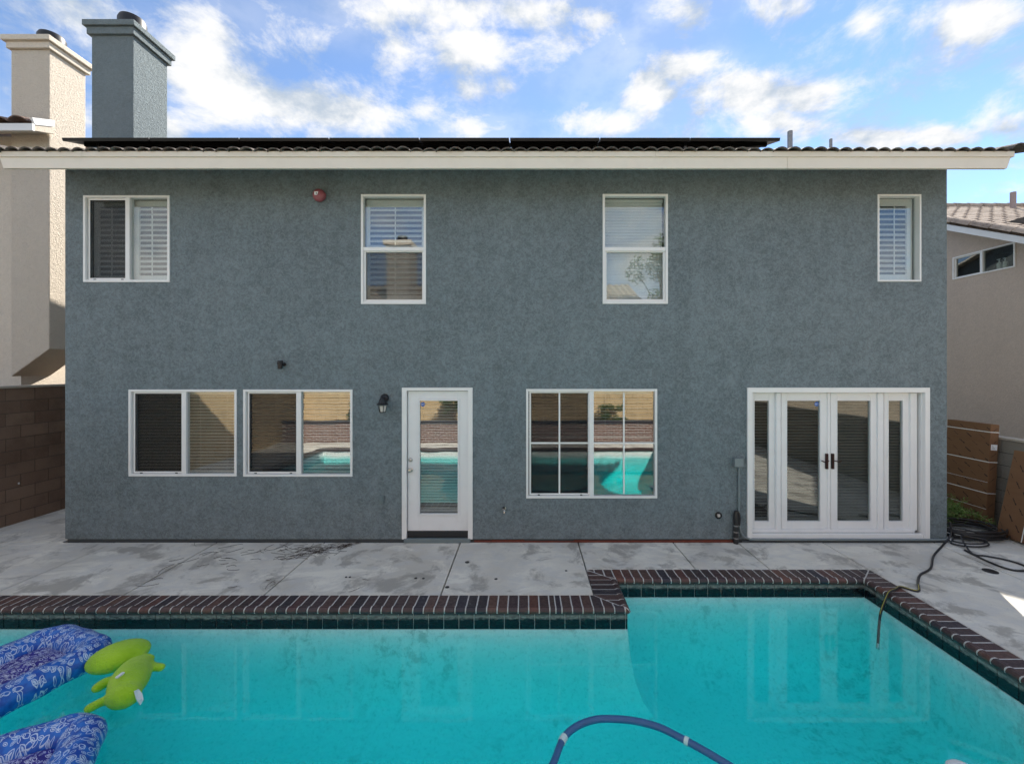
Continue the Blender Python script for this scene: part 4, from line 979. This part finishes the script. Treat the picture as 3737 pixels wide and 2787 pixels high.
# roof of the tan house
a2 = math.atan(SL2); RKX = 9.98
mb = MB(); y0, y1 = .41, RY2
mb.hexa([(RKX+.03,y0,rz2(y0)-.16),(19,y0,rz2(y0)-.16),(19,y1,rz2(y1)-.16),(RKX+.03,y1,rz2(y1)-.16)], [(RKX+.03,y0,rz2(y0)-.10),(19,y0,rz2(y0)-.10),(19,y1,rz2(y1)-.10),(RKX+.03,y1,rz2(y1)-.10)])
mb.hexa([(RKX+.03,2*y1-y0,rz2(y0)-.16),(19,2*y1-y0,rz2(y0)-.16),(19,y1+.001,rz2(y1)-.16),(RKX+.03,y1+.001,rz2(y1)-.16)], [(RKX+.03,2*y1-y0,rz2(y0)-.10),(19,2*y1-y0,rz2(y0)-.10),(19,y1+.001,rz2(y1)-.10),(RKX+.03,y1+.001,rz2(y1)-.10)])
rr = build(mb, 'roof', M['rtile_r'], nr)
mb = MB().hexa([(RKX,y0,rz2(y0)-.20),(RKX+.035,y0,rz2(y0)-.20),(RKX+.035,y1,rz2(y1)-.20),(RKX,y1,rz2(y1)-.20)], [(RKX,y0,rz2(y0)-.06),(RKX+.035,y0,rz2(y0)-.06),(RKX+.035,y1,rz2(y1)-.06),(RKX,y1,rz2(y1)-.06)])
build(mb, 'barge_board', M['whitetrim'], nr)
rme = tile_mesh('roof_tile', M['rtile_r'], .34, .46, .085, 1, 10, .016)
for r in range(23):
    s0 = r*.345
    y = y0+s0*math.cos(a2)
    if y > RY2-.1: break
    for c in range(15):
        if y < 2.4 and c > 5: continue
        inst(rme, 'roof_tile', (RKX+.12+c*.34, y, rz2(y)-.095), rr, (a2,0,0))
c2 = cap_mesh('rake_cap_tile', M['rtile_r'], .16, .54)
for r in range(18):
    s0 = -.02+r*.47; y = y0+s0*math.cos(a2)
    if y > RY2-.1: break
    inst(c2, 'rake_cap_tile', (RKX+.07, y, rz2(y)-.03), rr, (a2+.03,0,0))
rdm = cap_mesh('ridge_cap_tile', M['rtile_r'], .13, .46)
for k in range(17): inst(rdm, 'ridge_cap_tile', (RKX+.02+k*.42, RY2, rz2(RY2)-.03), rr, (0,.04,R(-90)))
vx, vz = P(3697,702,RY2-.5); build(MB().lathe([(.07,-.3),(.07,vz-rz2(RY2-.5)),(.05,vz-rz2(RY2-.5)+.002)], (vx,RY2-.5,rz2(RY2-.5)), 'z', 12), 'vent_pipe', m_plain('pinkish_vent_pipe', (.34,.27,.26), .7), nr, smooth=True)

# ------------------------------------------------------------------ cardboard boxes leaning on the wall
def leaning_box(name, label, xb, xt, th, y0, y1, h, straps, printrot, seed):
    rnd = random.Random(seed)
    base = Vector((xb, y0, .0)); up = Vector((xt-xb, 0, h)).normalized(); out = Vector((-up.z, 0, up.x)); ln_ = Vector((0,1,0))
    H = Vector((xt-xb,0,h)).length; W = y1-y0
    def pt(u, v, w): return base + ln_*u + up*v + out*w      # u along wall, v up the face, w out of the face
    def slabm(u0, u1, v0, v1, w0, w1):
        return MB().hexa([pt(u0,v0,w0),pt(u1,v0,w0),pt(u1,v1,w0),pt(u0,v1,w0)], [pt(u0,v0,w1),pt(u1,v0,w1),pt(u1,v1,w1),pt(u0,v1,w1)])
    e = empty(name, (xb, (y0+y1)/2, 0), label, 'box', 'cardboard boxes leaning on the block wall')
    dz = -min(pt(0,0,-th).z, 0)+.002
    base.z += dz
    bx = build(slabm(0, W, 0, H, -th, 0), 'carton', M['card'], e, bevel=.006)
    for (a, b_, wdt, vertical) in straps:
        if vertical: build(slabm(a, a+wdt, .0, H, .0015, .004), 'strap', M['strap'], e)
        else:
            build(slabm(-.002, W+.002, a, a+wdt, .0015, .004), 'strap', M['strap'], e)
            build(slabm(-.004, -.0015, a, a+wdt, -th, .004), 'strap', M['strap'], e)
    # repeated printed wordmark, worn to dark script strokes
    mb = MB(); k = 0
    for v in [i*.125+.05 for i in range(int(H/.125))]:
        for j in range(int(W/.21)+1):
            u = .02+j*.21+(k%2)*.105; big = (k+j) % 2 == 0
            L = .105 if big else .095; hh = .020 if big else .009; n_ = 7
            for q in range(n_):
                t = (q/n_-.5)*L; a = math.radians(printrot); hq = hh*(1.0 if q in (0,4) else rnd.uniform(.45,.9)); wq = L/n_*rnd.uniform(.6,1.0)
                c, s = math.cos(a), math.sin(a); cu, cv = u+t*c, v+t*s
                if not (.01 < cu < W-.02 and .02 < cv < H-.02): continue
                cor = [(-wq/2,-hq*.4),(wq/2,-hq*.4),(wq/2,hq*.6),(-wq/2,hq*.6)]
                cor = [(cu+p*c-r_*s, cv+p*s+r_*c) for p, r_ in cor]
                mb.hexa([pt(p[0],p[1],.0004) for p in cor], [pt(p[0],p[1],.001) for p in cor])
        k += 1
    o = build(mb, 'printed_wordmarks', M['ink'], e); o['kind'] = 'stuff'
    # same print on the narrow end
    mb = MB(); 
    for k, v in enumerate([i*.2+.1 for i in range(int(H/.2))]):
        for q in range(6):
            cw, cv = -th*.2-q*.014, v-q*.012*(1 if printrot > 0 else -1)*-1
            if cw < -th+.01: continue
            hq = .014*rnd.uniform(.5,1)
            mb.hexa([pt(-.0008,cv,cw),pt(-.0008,cv+hq,cw),pt(-.0008,cv+hq,cw-.011),pt(-.0008,cv,cw-.011)], [pt(-.0003,cv,cw),pt(-.0003,cv+hq,cw),pt(-.0003,cv+hq,cw-.011),pt(-.0003,cv,cw-.011)])
    o = build(mb, 'printed_wordmarks', M['ink'], e); o['kind'] = 'stuff'
    return e, pt, slabm, H, W
e1, pt, slabm, H1, W_1 = leaning_box('cardboard_box', 'tall cardboard box with three white straps across it behind the green weeds', 7.36, 7.45, .14, .60, 1.30, 1.63,
                                [(.52,0,.012,False),(1.02,0,.012,False),(1.50,0,.012,False)], 35, 3)
build(slabm(0, W_1, 1.355, 1.375, .0012, .006), 'flap_fold', M['card'], e1); build(slabm(0, W_1, .27, .276, .0015, .003), 'strap', M['strap'], e1); build(slabm(0, W_1, .70, .704, .0012, .003), 'flap_fold', M['paper'], e1)
mb = MB().hexa([pt(-.0012,1.22,-.02),pt(-.0012,1.31,-.02),pt(-.0012,1.31,-.12),pt(-.0012,1.22,-.12)], [pt(-.0025,1.22,-.02),pt(-.0025,1.31,-.02),pt(-.0025,1.31,-.12),pt(-.0025,1.22,-.12)]); build(mb, 'shipping_label', M['paper'], e1)
for k in range(4):
    v = 1.235+k*.018; mb = MB().hexa([pt(-.003,v,-.03),pt(-.003,v+.006,-.03),pt(-.003,v+.006,-.09+k*.012),pt(-.003,v,-.09+k*.012)], [pt(-.0028,v,-.03),pt(-.0028,v+.006,-.03),pt(-.0028,v+.006,-.09+k*.012),pt(-.0028,v,-.09+k*.012)]); build(mb, 'label_print', M['sticktxt'], e1)
e2, pt, slabm, H2, W_2 = leaning_box('cardboard_box', 'cardboard box with one upright white strap leaning beside the hose coil', 7.14, 7.42, .12, -.75, .25, 1.27, [(.66,0,.013,True)], 58, 5)

# ------------------------------------------------------------------ weeds, hoses, debris
def leaf_blob(n, c, r, size, seed, flat=.0):
    rnd = random.Random(seed); mb = MB()
    for _ in range(n):
        while True:
            p = Vector((rnd.uniform(-1,1), rnd.uniform(-1,1), rnd.uniform(-1,1)))
            if p.length < 1: break
        q = Vector((c[0]+p.x*r[0], c[1]+p.y*r[1], c[2]+p.z*r[2])); s = size*rnd.uniform(.5,1.3)
        a = Vector((rnd.gauss(0,1), rnd.gauss(0,1), rnd.gauss(0,.7))).normalized(); b_ = a.cross(Vector((rnd.gauss(0,1), rnd.gauss(0,1), rnd.gauss(0,1)))).normalized()
        mb.poly([q-a*s, q+b_*s*.32, q+a*s, q-b_*s*.32], [(0,1,2,3)])
    return mb
wd = empty('weed_clump', (6.95,.75,0), 'bushy green weeds sprawling in front of the cardboard box', 'weeds')
mb = MB(); rnd = random.Random(4); lf = MB()
for k in range(60):
    x, y = rnd.uniform(6.4,7.2), rnd.uniform(.66,1.15); L = rnd.uniform(.2,.5); dx, dy = rnd.uniform(-.3,.35), rnd.uniform(-.45,.1)
    if abs(y-.2) < .1: continue
    pts = spline([(x,y,0),(x+dx*.3,y+dy*.3,L*.6),(x+dx,y+dy,L*rnd.uniform(.3,.9))],5); pts = [Vector((min(p.x,7.30), p.y, max(p.z,.01))) for p in pts]
    mb.tube(pts, .0028, 5)
    for p in pts[2:]:
        for _ in range(9):
            q = p+Vector((rnd.gauss(0,.03), rnd.gauss(0,.03), rnd.gauss(0,.025))); q.z = max(q.z,.01); q.x = min(q.x,7.3); s = rnd.uniform(.012,.026)
            a = Vector((rnd.gauss(0,1), rnd.gauss(0,1), rnd.gauss(0,.6))).normalized(); b_ = a.cross(Vector((rnd.gauss(0,1), rnd.gauss(0,1), 1))).normalized()
            lf.poly([q-a*s, q+b_*s*.35, q+a*s, q-b_*s*.35], [(0,1,2,3)])
build(mb, 'stems', M['stem'], wd); o = build(lf, 'foliage', M['leaf'], wd); o['kind'] = 'stuff'
# coiled hose
rnd = random.Random(9); pts = []; turns = 11
for k in range(turns*22):
    a = 2*math.pi*k/22; t = k/(turns*22); rr_ = .47-.12*((t*3.1)%1)+.02*math.sin(a*2+t*9); cx_ = 6.78+.03*math.sin(t*19); cy_ = .33+.02*math.cos(t*13)
    pts.append((cx_+rr_*math.cos(a), cy_+rr_*.82*math.sin(a), .014+.13*t+.006*math.sin(a*3)))
hc = tag(build(MB().tube(pts, .0115, 7), 'hose_coil', M['hose'], smooth=True), 'thick flat coil of black rubber hose lying by the house corner', 'hose')
pts = [(6.22,.06,.02)]+[(6.38+(.25-.02*k/9)*math.cos(k*.62+2.4), -.10+(.13-.008*k/9)*math.sin(k*.62+2.4), .014+.0035*k) for k in range(20)]
for sx, sy in ((3545,2020),(3600,2032),(3660,2043),(3720,2060),(3760,2078),(3740,2086),(3690,2082),(3630,2062),(3570,2035),(3520,2010)):
    x, y = G(sx, sy); pts.append((x, y, .014+.0*len(pts)))
hs2 = empty('garden_hose', (6.5,-.2,0), 'black hose looped beside the coil with a long loop on sunlit concrete', 'hose')
build(MB().tube(spline(pts,5), .0115, 7), 'hose_body', M['hose'], hs2, smooth=True)
# hose into pool
src = [(3455,1962),(3441,1992),(3407,2032),(3396,2077),(3359,2100),(3350,2128),(3350,2160)]
pts = [(6.17,-.03,.3),(6.17,-.035,.12)]+[(*G(a,b_),.014) for a, b_ in src[1:]]
pts += [(4.33,-1.30,.016),(4.22,-1.36,.02),(4.09,-1.43,.027),(4.02,-1.47,-.01),(3.93,-1.50,-.17),(3.86,-1.56,-.30),(3.75,-1.68,-.40)]
hp = empty('garden_hose', (4.8,-.9,0), 'black garden hose with yellow stripe running over the coping into the pool', 'hose')
sp1 = spline(pts,7)
build(MB().tube(sp1, .0125, 9), 'hose_body', M['hose'], hp, smooth=True)
build(MB().tube([p+Vector((-.004,-.002,.0085)) for p in sp1[44:86]], .0048, 6), 'yellow_stripe', M['yellow'], hp, smooth=True)
end = sp1[-1]; dirv = (sp1[-1]-sp1[-3]).normalized()
build(MB().tube([end, end+dirv*.05, end+dirv*.055], [.017,.017,.012], 12), 'hose_end', M['steel'], hp, smooth=True)
# dry twigs and pine needles
rnd = random.Random(12); mb = MB()
def needle(x, y, a, L, curl):
    pts = []
    for k in range(6):
        pts.append((x, y, .004+.002*rnd.random())); x += math.cos(a)*L/5; y += math.sin(a)*L/5; a += curl*rnd.uniform(.3,1.2)
    pts = [(p[0], min(p[1],-.012), p[2]) for p in pts]
    if len(set(pts)) == 6: mb.tube(pts, .0022, 4)
for k in range(105):
    sx, sy = rnd.gauss(1120,70), rnd.gauss(2005,14); 
    if rnd.random() < .35: sx, sy = rnd.gauss(850,110), rnd.gauss(2030,25)
    if rnd.random() < .08: sx, sy = rnd.uniform(420,1650), rnd.uniform(1990,2150)
    if sy < 1985: continue
    x, y = G(sx, sy); needle(x, y, rnd.uniform(-.5,1.2) if rnd.random() < .7 else rnd.uniform(0,6.28), rnd.uniform(.05,.26), rnd.uniform(-.5,.5))
for k in range(46):
    t = rnd.random(); sx, sy = 1000+t*270+rnd.gauss(0,12), 2045-t*58+rnd.gauss(0,4)
    if sy < 1985: continue
    x, y = G(sx, sy); needle(x, y, rnd.uniform(.1,.9), rnd.uniform(.06,.22), rnd.uniform(-.3,.3))
tag(build(mb, 'twig_debris', M['twig']), 'dry dark twigs and needles swept along the foot of the wall', 'debris', kind='stuff')

# ------------------------------------------------------------------ things in the pool
def rrect(w, l, r, n=8):
    pts = []
    for cx_, cy_, a0 in ((w/2-r,l/2-r,0),(-w/2+r,l/2-r,90),(-w/2+r,-l/2+r,180),(w/2-r,-l/2+r,270)):
        for k in range(n+1): a = R(a0+90*k/n); pts.append((cx_+r*math.cos(a), cy_+r*math.sin(a)))
    return pts
def pool_float(label, c, rotz, w, l, seed):
    e = empty('pool_float', (c[0],c[1],ZW), label, 'pool float', 'inflatable loungers in the pool')
    r = .125; path = rrect(w-2*r, l-2*r, .16, 8); n = len(path)
    # resample straight sides so puckers show
    pp = []
    for i in range(n):
        a, b_ = Vector(path[i]), Vector(path[(i+1)%n]); m = max(1, int((b_-a).length/.06))
        for k in range(m): pp.append(a.lerp(b_, k/m))
    n = len(pp); seg = 16; vv = []; ff = []
    for i in range(n):
        t = (pp[(i+1)%n]-pp[i-1]).normalized(); nr_ = Vector((t.y,-t.x)); rad = r*(1+.035*math.sin(i*1.3)+.02*math.sin(i*.37+seed))
        for k in range(seg):
            a = 2*math.pi*k/seg; vv.append((pp[i].x+nr_.x*rad*math.cos(a), pp[i].y+nr_.y*rad*math.cos(a), .085+rad*.92*math.sin(a)))
    for i in range(n):
        for k in range(seg): ff.append((i*seg+k, i*seg+(k+1)%seg, ((i+1)%n)*seg+(k+1)%seg, ((i+1)%n)*seg+k))
    rot = Matrix.Rotation(rotz, 3, 'Z')
    def put(mb, name, mat):
        me = mb.mesh(name, (0,0,0), True)
        for p_ in me.polygons: p_.use_smooth = True
        me.materials.append(mat); o = inst(me, name, (c[0],c[1],ZW), e, (0,0,rotz)); return o
    put(MB().poly(vv, ff), 'tube', M['ftube'])
    # mattress: pillowy ribs
    W2, L2_ = w-3.1*r, l-3.1*r; nx, ny = 22, 40; vv = []; ff = []
    for j in range(ny+1):
        for i in range(nx+1):
            u, v = i/nx*2-1, j/ny*2-1; x, y = u*W2/2, v*L2_/2
            # superellipse inset for rounded corners
            k = (abs(u)**6+abs(v)**6)**(1/6) if (u or v) else 1; sq = max(abs(u),abs(v))
            f_ = 1-.06*(min(abs(u),abs(v))**4)
            edge = max(0, 1-sq**5); z = .035+.075*edge**.5+.012*math.cos(x*24)*edge
            vv.append((x*f_, y*f_, z))
    for j in range(ny):
        for i in range(nx): ff.append((j*(nx+1)+i, j*(nx+1)+i+1, (j+1)*(nx+1)+i+1, (j+1)*(nx+1)+i))
    put(MB().poly(vv, ff), 'mattress', M['fmat'])
    me_b = MB().prism(rrect(w-2.2*r, l-2.2*r, .14, 6), 'z', -.02, .034); put(me_b, 'underside', M['fplain'])
    hx_ = w/2-.02; put(MB().tube(spline([(hx_,-.24,.05),(hx_+.04,-.20,.03),(hx_+.055,-.12,.025),(hx_+.04,-.04,.03),(hx_,0,.05)],4), .012, 6), 'grab_handle', M['fplain'])
    return e
pool_float('blue inflatable lounger with white leaf print and purple mattress touching green toy', (-4.49,-2.79), R(-18.6), .95, 1.62, 1)
pool_float('blue leaf print inflatable lounger floating alone, wide pillow end towards open water', (-3.55,-3.71), R(-59), .95, 1.5, 2)

# lime plush toy, face down: one continuous body
def ell(bm, c, r, rotz=0, tilt=0):
    m = Matrix.Translation(c) @ Matrix.Rotation(rotz,4,'Z') @ Matrix.Rotation(tilt,4,'Y') @ Matrix.Diagonal((*r,1))
    bmesh.ops.create_icosphere(bm, subdivisions=3, radius=1, matrix=m)
bm = bmesh.new(); zt_ = ZW
T = lambda a, b_, z: (*G(a, b_, ZW+z), ZW+z)
ell(bm, T(434,2392,.085), (.225,.165,.11), R(40))            # head, seen from behind
ell(bm, T(474,2478,.08), (.255,.140,.115), R(-58))            # body
ell(bm, T(496,2440,.075), (.13,.12,.095), R(10))              # shoulders
ell(bm, T(452,2535,.07), (.125,.10,.095), R(0))               # hips
for pts_, rad in ((((495,2420),(528,2398),(548,2402)), .036), (((530,2448),(556,2432),(586,2434)), .037),
                  (((432,2480),(388,2488),(358,2506)), .044), (((430,2545),(380,2556),(328,2582)), .038)):
    sp_pts = spline([T(p[0],p[1],.06) for p in pts_],6)
    for p in sp_pts: ell(bm, tuple(p), (rad,rad,rad*.85))
me = bpy.data.meshes.new('plush_toy'); bm.to_mesh(me); bm.free(); me.materials.append(M['plush'])
toy_o = bpy.data.objects.new('tmp_toy', me); COL.objects.link(toy_o)
m_ = toy_o.modifiers.new('remesh', 'REMESH'); m_.mode = 'VOXEL'; m_.voxel_size = .010
m_ = toy_o.modifiers.new('smooth', 'SMOOTH'); m_.factor = .6; m_.iterations = 9
bpy.context.view_layer.update()
me2 = bpy.data.meshes.new_from_object(toy_o.evaluated_get(bpy.context.evaluated_depsgraph_get())); bpy.data.objects.remove(toy_o)
me2.materials.clear(); me2.materials.append(M['plush'])
ctr = Vector((-3.55,-2.45,ZW-.03))
for v in me2.vertices: v.co -= ctr
for p_ in me2.polygons: p_.use_smooth = True
toy = empty('plush_toy', ctr, 'lime green stuffed toy floating face down with arms spread', 'toy')
inst(me2, 'body', ctr, toy)
pa = [T(a, b_, h) for a, b_, h in ((490,2520,.13),(506,2512,.12),(520,2530,.08),(524,2552,.04),(512,2572,.01),(498,2550,.07))]
mb = MB().poly(pa, [(0,1,2,3,4,5)])
o = build(mb, 'cloth_patch', M['ptag'], toy); mm = o.modifiers.new('solid', 'SOLIDIFY'); mm.thickness = .006
q = T(438,2462,.205); build(MB().box(q[0]-.012,q[0]+.012,q[1]-.03,q[1]+.03,q[2]-.008,q[2]+.006), 'care_label', M['ptag'], toy, bevel=.003)

# blue vacuum hose arching over the surface
src = [(1990,2840),(2020,2782),(2057,2692),(2108,2647),(2175,2624),(2243,2622),(2322,2630),(2407,2653),(2486,2692),(2560,2732),(2645,2782),(2720,2830)]
pts = [(*G(a,b_,ZW+.012), ZW+.012) for a, b_ in src]
vh = empty('vacuum_hose', (.9,-3.0,ZW), 'blue ribbed pool vacuum hose curving across the water', 'hose')
vp = spline(pts,24)
build(MB().tube(vp, [.0235+.0018*(i%2) for i in range(len(vp))], 12), 'hose_body', M['vac'], vh, smooth=True)
for i0, i1 in ((43,50),(196,201)):
    build(MB().tube(vp[i0:i1+1], .028, 14), 'hose_cuff', M['cuff'], vh, smooth=True)
# white plastic corner of a floating dispenser
x, y = G(3468,2800,ZW)
fdp = empty('floating_dispenser', (x,y,ZW), 'white plastic piece floating near the pool corner by the tiled edge', 'dispenser')
build(MB().lathe([(.05,-.12),(.05,.0),(.085,.004),(.09,.03),(.07,.05),(.03,.055),(.02,.075),(.004,.078)], (x+.03,y-.06,ZW), 'z', 20), 'body', M['plastic'], fdp, smooth=True)

# ------------------------------------------------------------------ what lies behind the camera (mirrored in panes and water)
rb = empty('brick_planter_wall', (0,-8.3,0), 'low red brown brick planter wall across the back of the yard', 'wall')
build(MB().box(-8.3, 7.6, -8.45, -8.235, -.05, .66), 'mortar', M['mortar'], rb)
mb = MB(); rnd = random.Random(2)
for r in range(9):
    x = -8.3+(r%2)*.105
    while x < 7.4: 
        mb.box(x, x+.195, -8.26, -8.23-rnd.random()*.004, .004+r*.074, .066+r*.074); x += .208
o = build(mb, 'bricks', M['retbrick'], rb); o['kind'] = 'stuff'
mb = MB(); x = -8.3
while x < 7.5: mb.box(x, x+.098, -8.49, -8.19, .665, .73); x += .109
o = build(mb, 'cap_bricks', M['brick'], rb); o['kind'] = 'stuff'
tag(build(MB().box(-8.3, 7.6, -9.4, -8.46, -.05, .62), 'planter_soil', M['soil']), 'bare soil bed behind the brick planter wall', kind='structure')
bb = empty('block_wall', (0,-9.5,0), 'tall tan block wall closing the back of the yard', 'wall')
build(MB().box(-8.4, 7.7, -9.6, -9.415, -.05, 2.3), 'mortar', M['blockmortar'], bb)
mb = MB()
for r in range(11):
    x = -8.4+(r%2)*.2
    while x < 7.5: mb.box(x, x+.394, -9.5, -9.40, .01+r*.205, .205+r*.205); x += .404
o = build(mb, 'blocks', M['block_b'], bb); o['kind'] = 'stuff'
build(MB().box(-8.4, 7.7, -9.62, -9.37, 2.302, 2.36), 'wall_cap', M['capstone'], bb)
def tree(name, label, x, y, h, r, n, seed, size=.11, trunk=.12):
    e = empty(name, (x,y,0), label, 'tree' if h > 3 else 'shrub'); rnd = random.Random(seed)
    mb = MB().tube(spline([(x,y,0),(x+.1,y,h*.3),(x-.05,y+.1,h*.6),(x,y,h*.9)],4), [trunk*(1-.06*k) for k in range(13)], 8); lf = MB()
    for k in range(18):
        a = rnd.uniform(0,6.28); z0 = h*rnd.uniform(.4,.85); q = rnd.uniform(.3,.95); c = Vector((x+math.cos(a)*r*q, y+math.sin(a)*r*q, z0+rnd.uniform(0,h*.15)))
        mb.tube([(x,y,z0*.8), tuple(c)], [trunk*.3,.01], 5); s = leaf_blob(n//18, c, (r*.38,r*.38,h*.09), size, seed*50+k); lf.poly(s.v, s.f)
    build(mb, 'trunk', M['bark'], e, smooth=True); o = build(lf, 'crown', M['leaf2'], e)
tree('yard_tree', 'leafy tree rising behind the back wall', 6.2, -13.0, 8.2, 1.5, 5200, 5)
tree('yard_tree', 'rounded tree behind the back wall near the corner', -12.5, -15.0, 6.5, 2.0, 3600, 6)
tree('garden_shrub', 'upright shrub in the planter bed', -2.6, -8.9, 1.75, .42, 1500, 8, .05, .03)
tree('garden_shrub', 'small shrub in the planter bed', -6.0, -8.9, 1.5, .4, 1300, 9, .05, .03)
tree('garden_shrub', 'spreading shrub in the planter bed', 3.1, -8.95, 1.35, .45, 1300, 10, .05, .03)
bh = empty('sand_house', (0,-19,0), 'sand coloured two-storey house beyond the back wall', 'house')
def gable(x0, x1, y0, y1, h, pitch, nm):
    build(MB().box(x0, x1, y0, y1, 0, h), 'wall', M['backhouse'], bh); ym_ = (y0+y1)/2; o_ = .5
    mb = MB(); zr = h+(ym_-y0+o_)*pitch-.1; n = int((x1-x0+1)/.30)
    for k in range(n):
        xa = x0-.5+k*.30
        for s in (0,1):
            ya = y1+o_ if s == 0 else y0-o_; rows = 11
            for r_ in range(rows):
                y_a = ya+(ym_-ya)*r_/rows; y_b = ya+(ym_-ya)*(r_+1.1)/rows; za = h-.1+(zr-h+.1)*r_/rows; zb = h-.1+(zr-h+.1)*(r_+1.1)/rows
                mb.poly([(xa,y_a,za+.02),(xa+.09,y_a,za+.10),(xa+.21,y_a,za+.10),(xa+.30,y_a,za+.02),(xa,y_b,zb),(xa+.09,y_b,zb+.07),(xa+.21,y_b,zb+.07),(xa+.30,y_b,zb)], [(0,1,5,4),(1,2,6,5),(2,3,7,6),(0,1,2,3)])
    o = build(mb, nm, M['rtile_b'], bh); o['kind'] = 'stuff'
    build(MB().box(x0-.5, x1+.5, y1+o_-.02, y1+o_+.02, h-.32, h-.09), 'fascia_board', M['whitetrim'], bh)
gable(-13, -3.0, -21, -14.5, 5.7, .42, 'roof_tiles'); gable(1.2, 5.4, -20, -15, 5.9, .45, 'roof_tiles')
cb_ = build(MB().box(-6.7,-5.6,-15.6,-14.2,0,8.5), 'chimney', M['cream'], bh); build(MB().box(-6.8,-5.5,-15.7,-14.1,8.5,8.7), 'chimney_cap', M['cream'], cb_); flue(-6.15,-14.9,8.7,.25,.4,cb_)
gable(9.0, 18, -24, -13, 5.6, .4, 'roof_tiles')
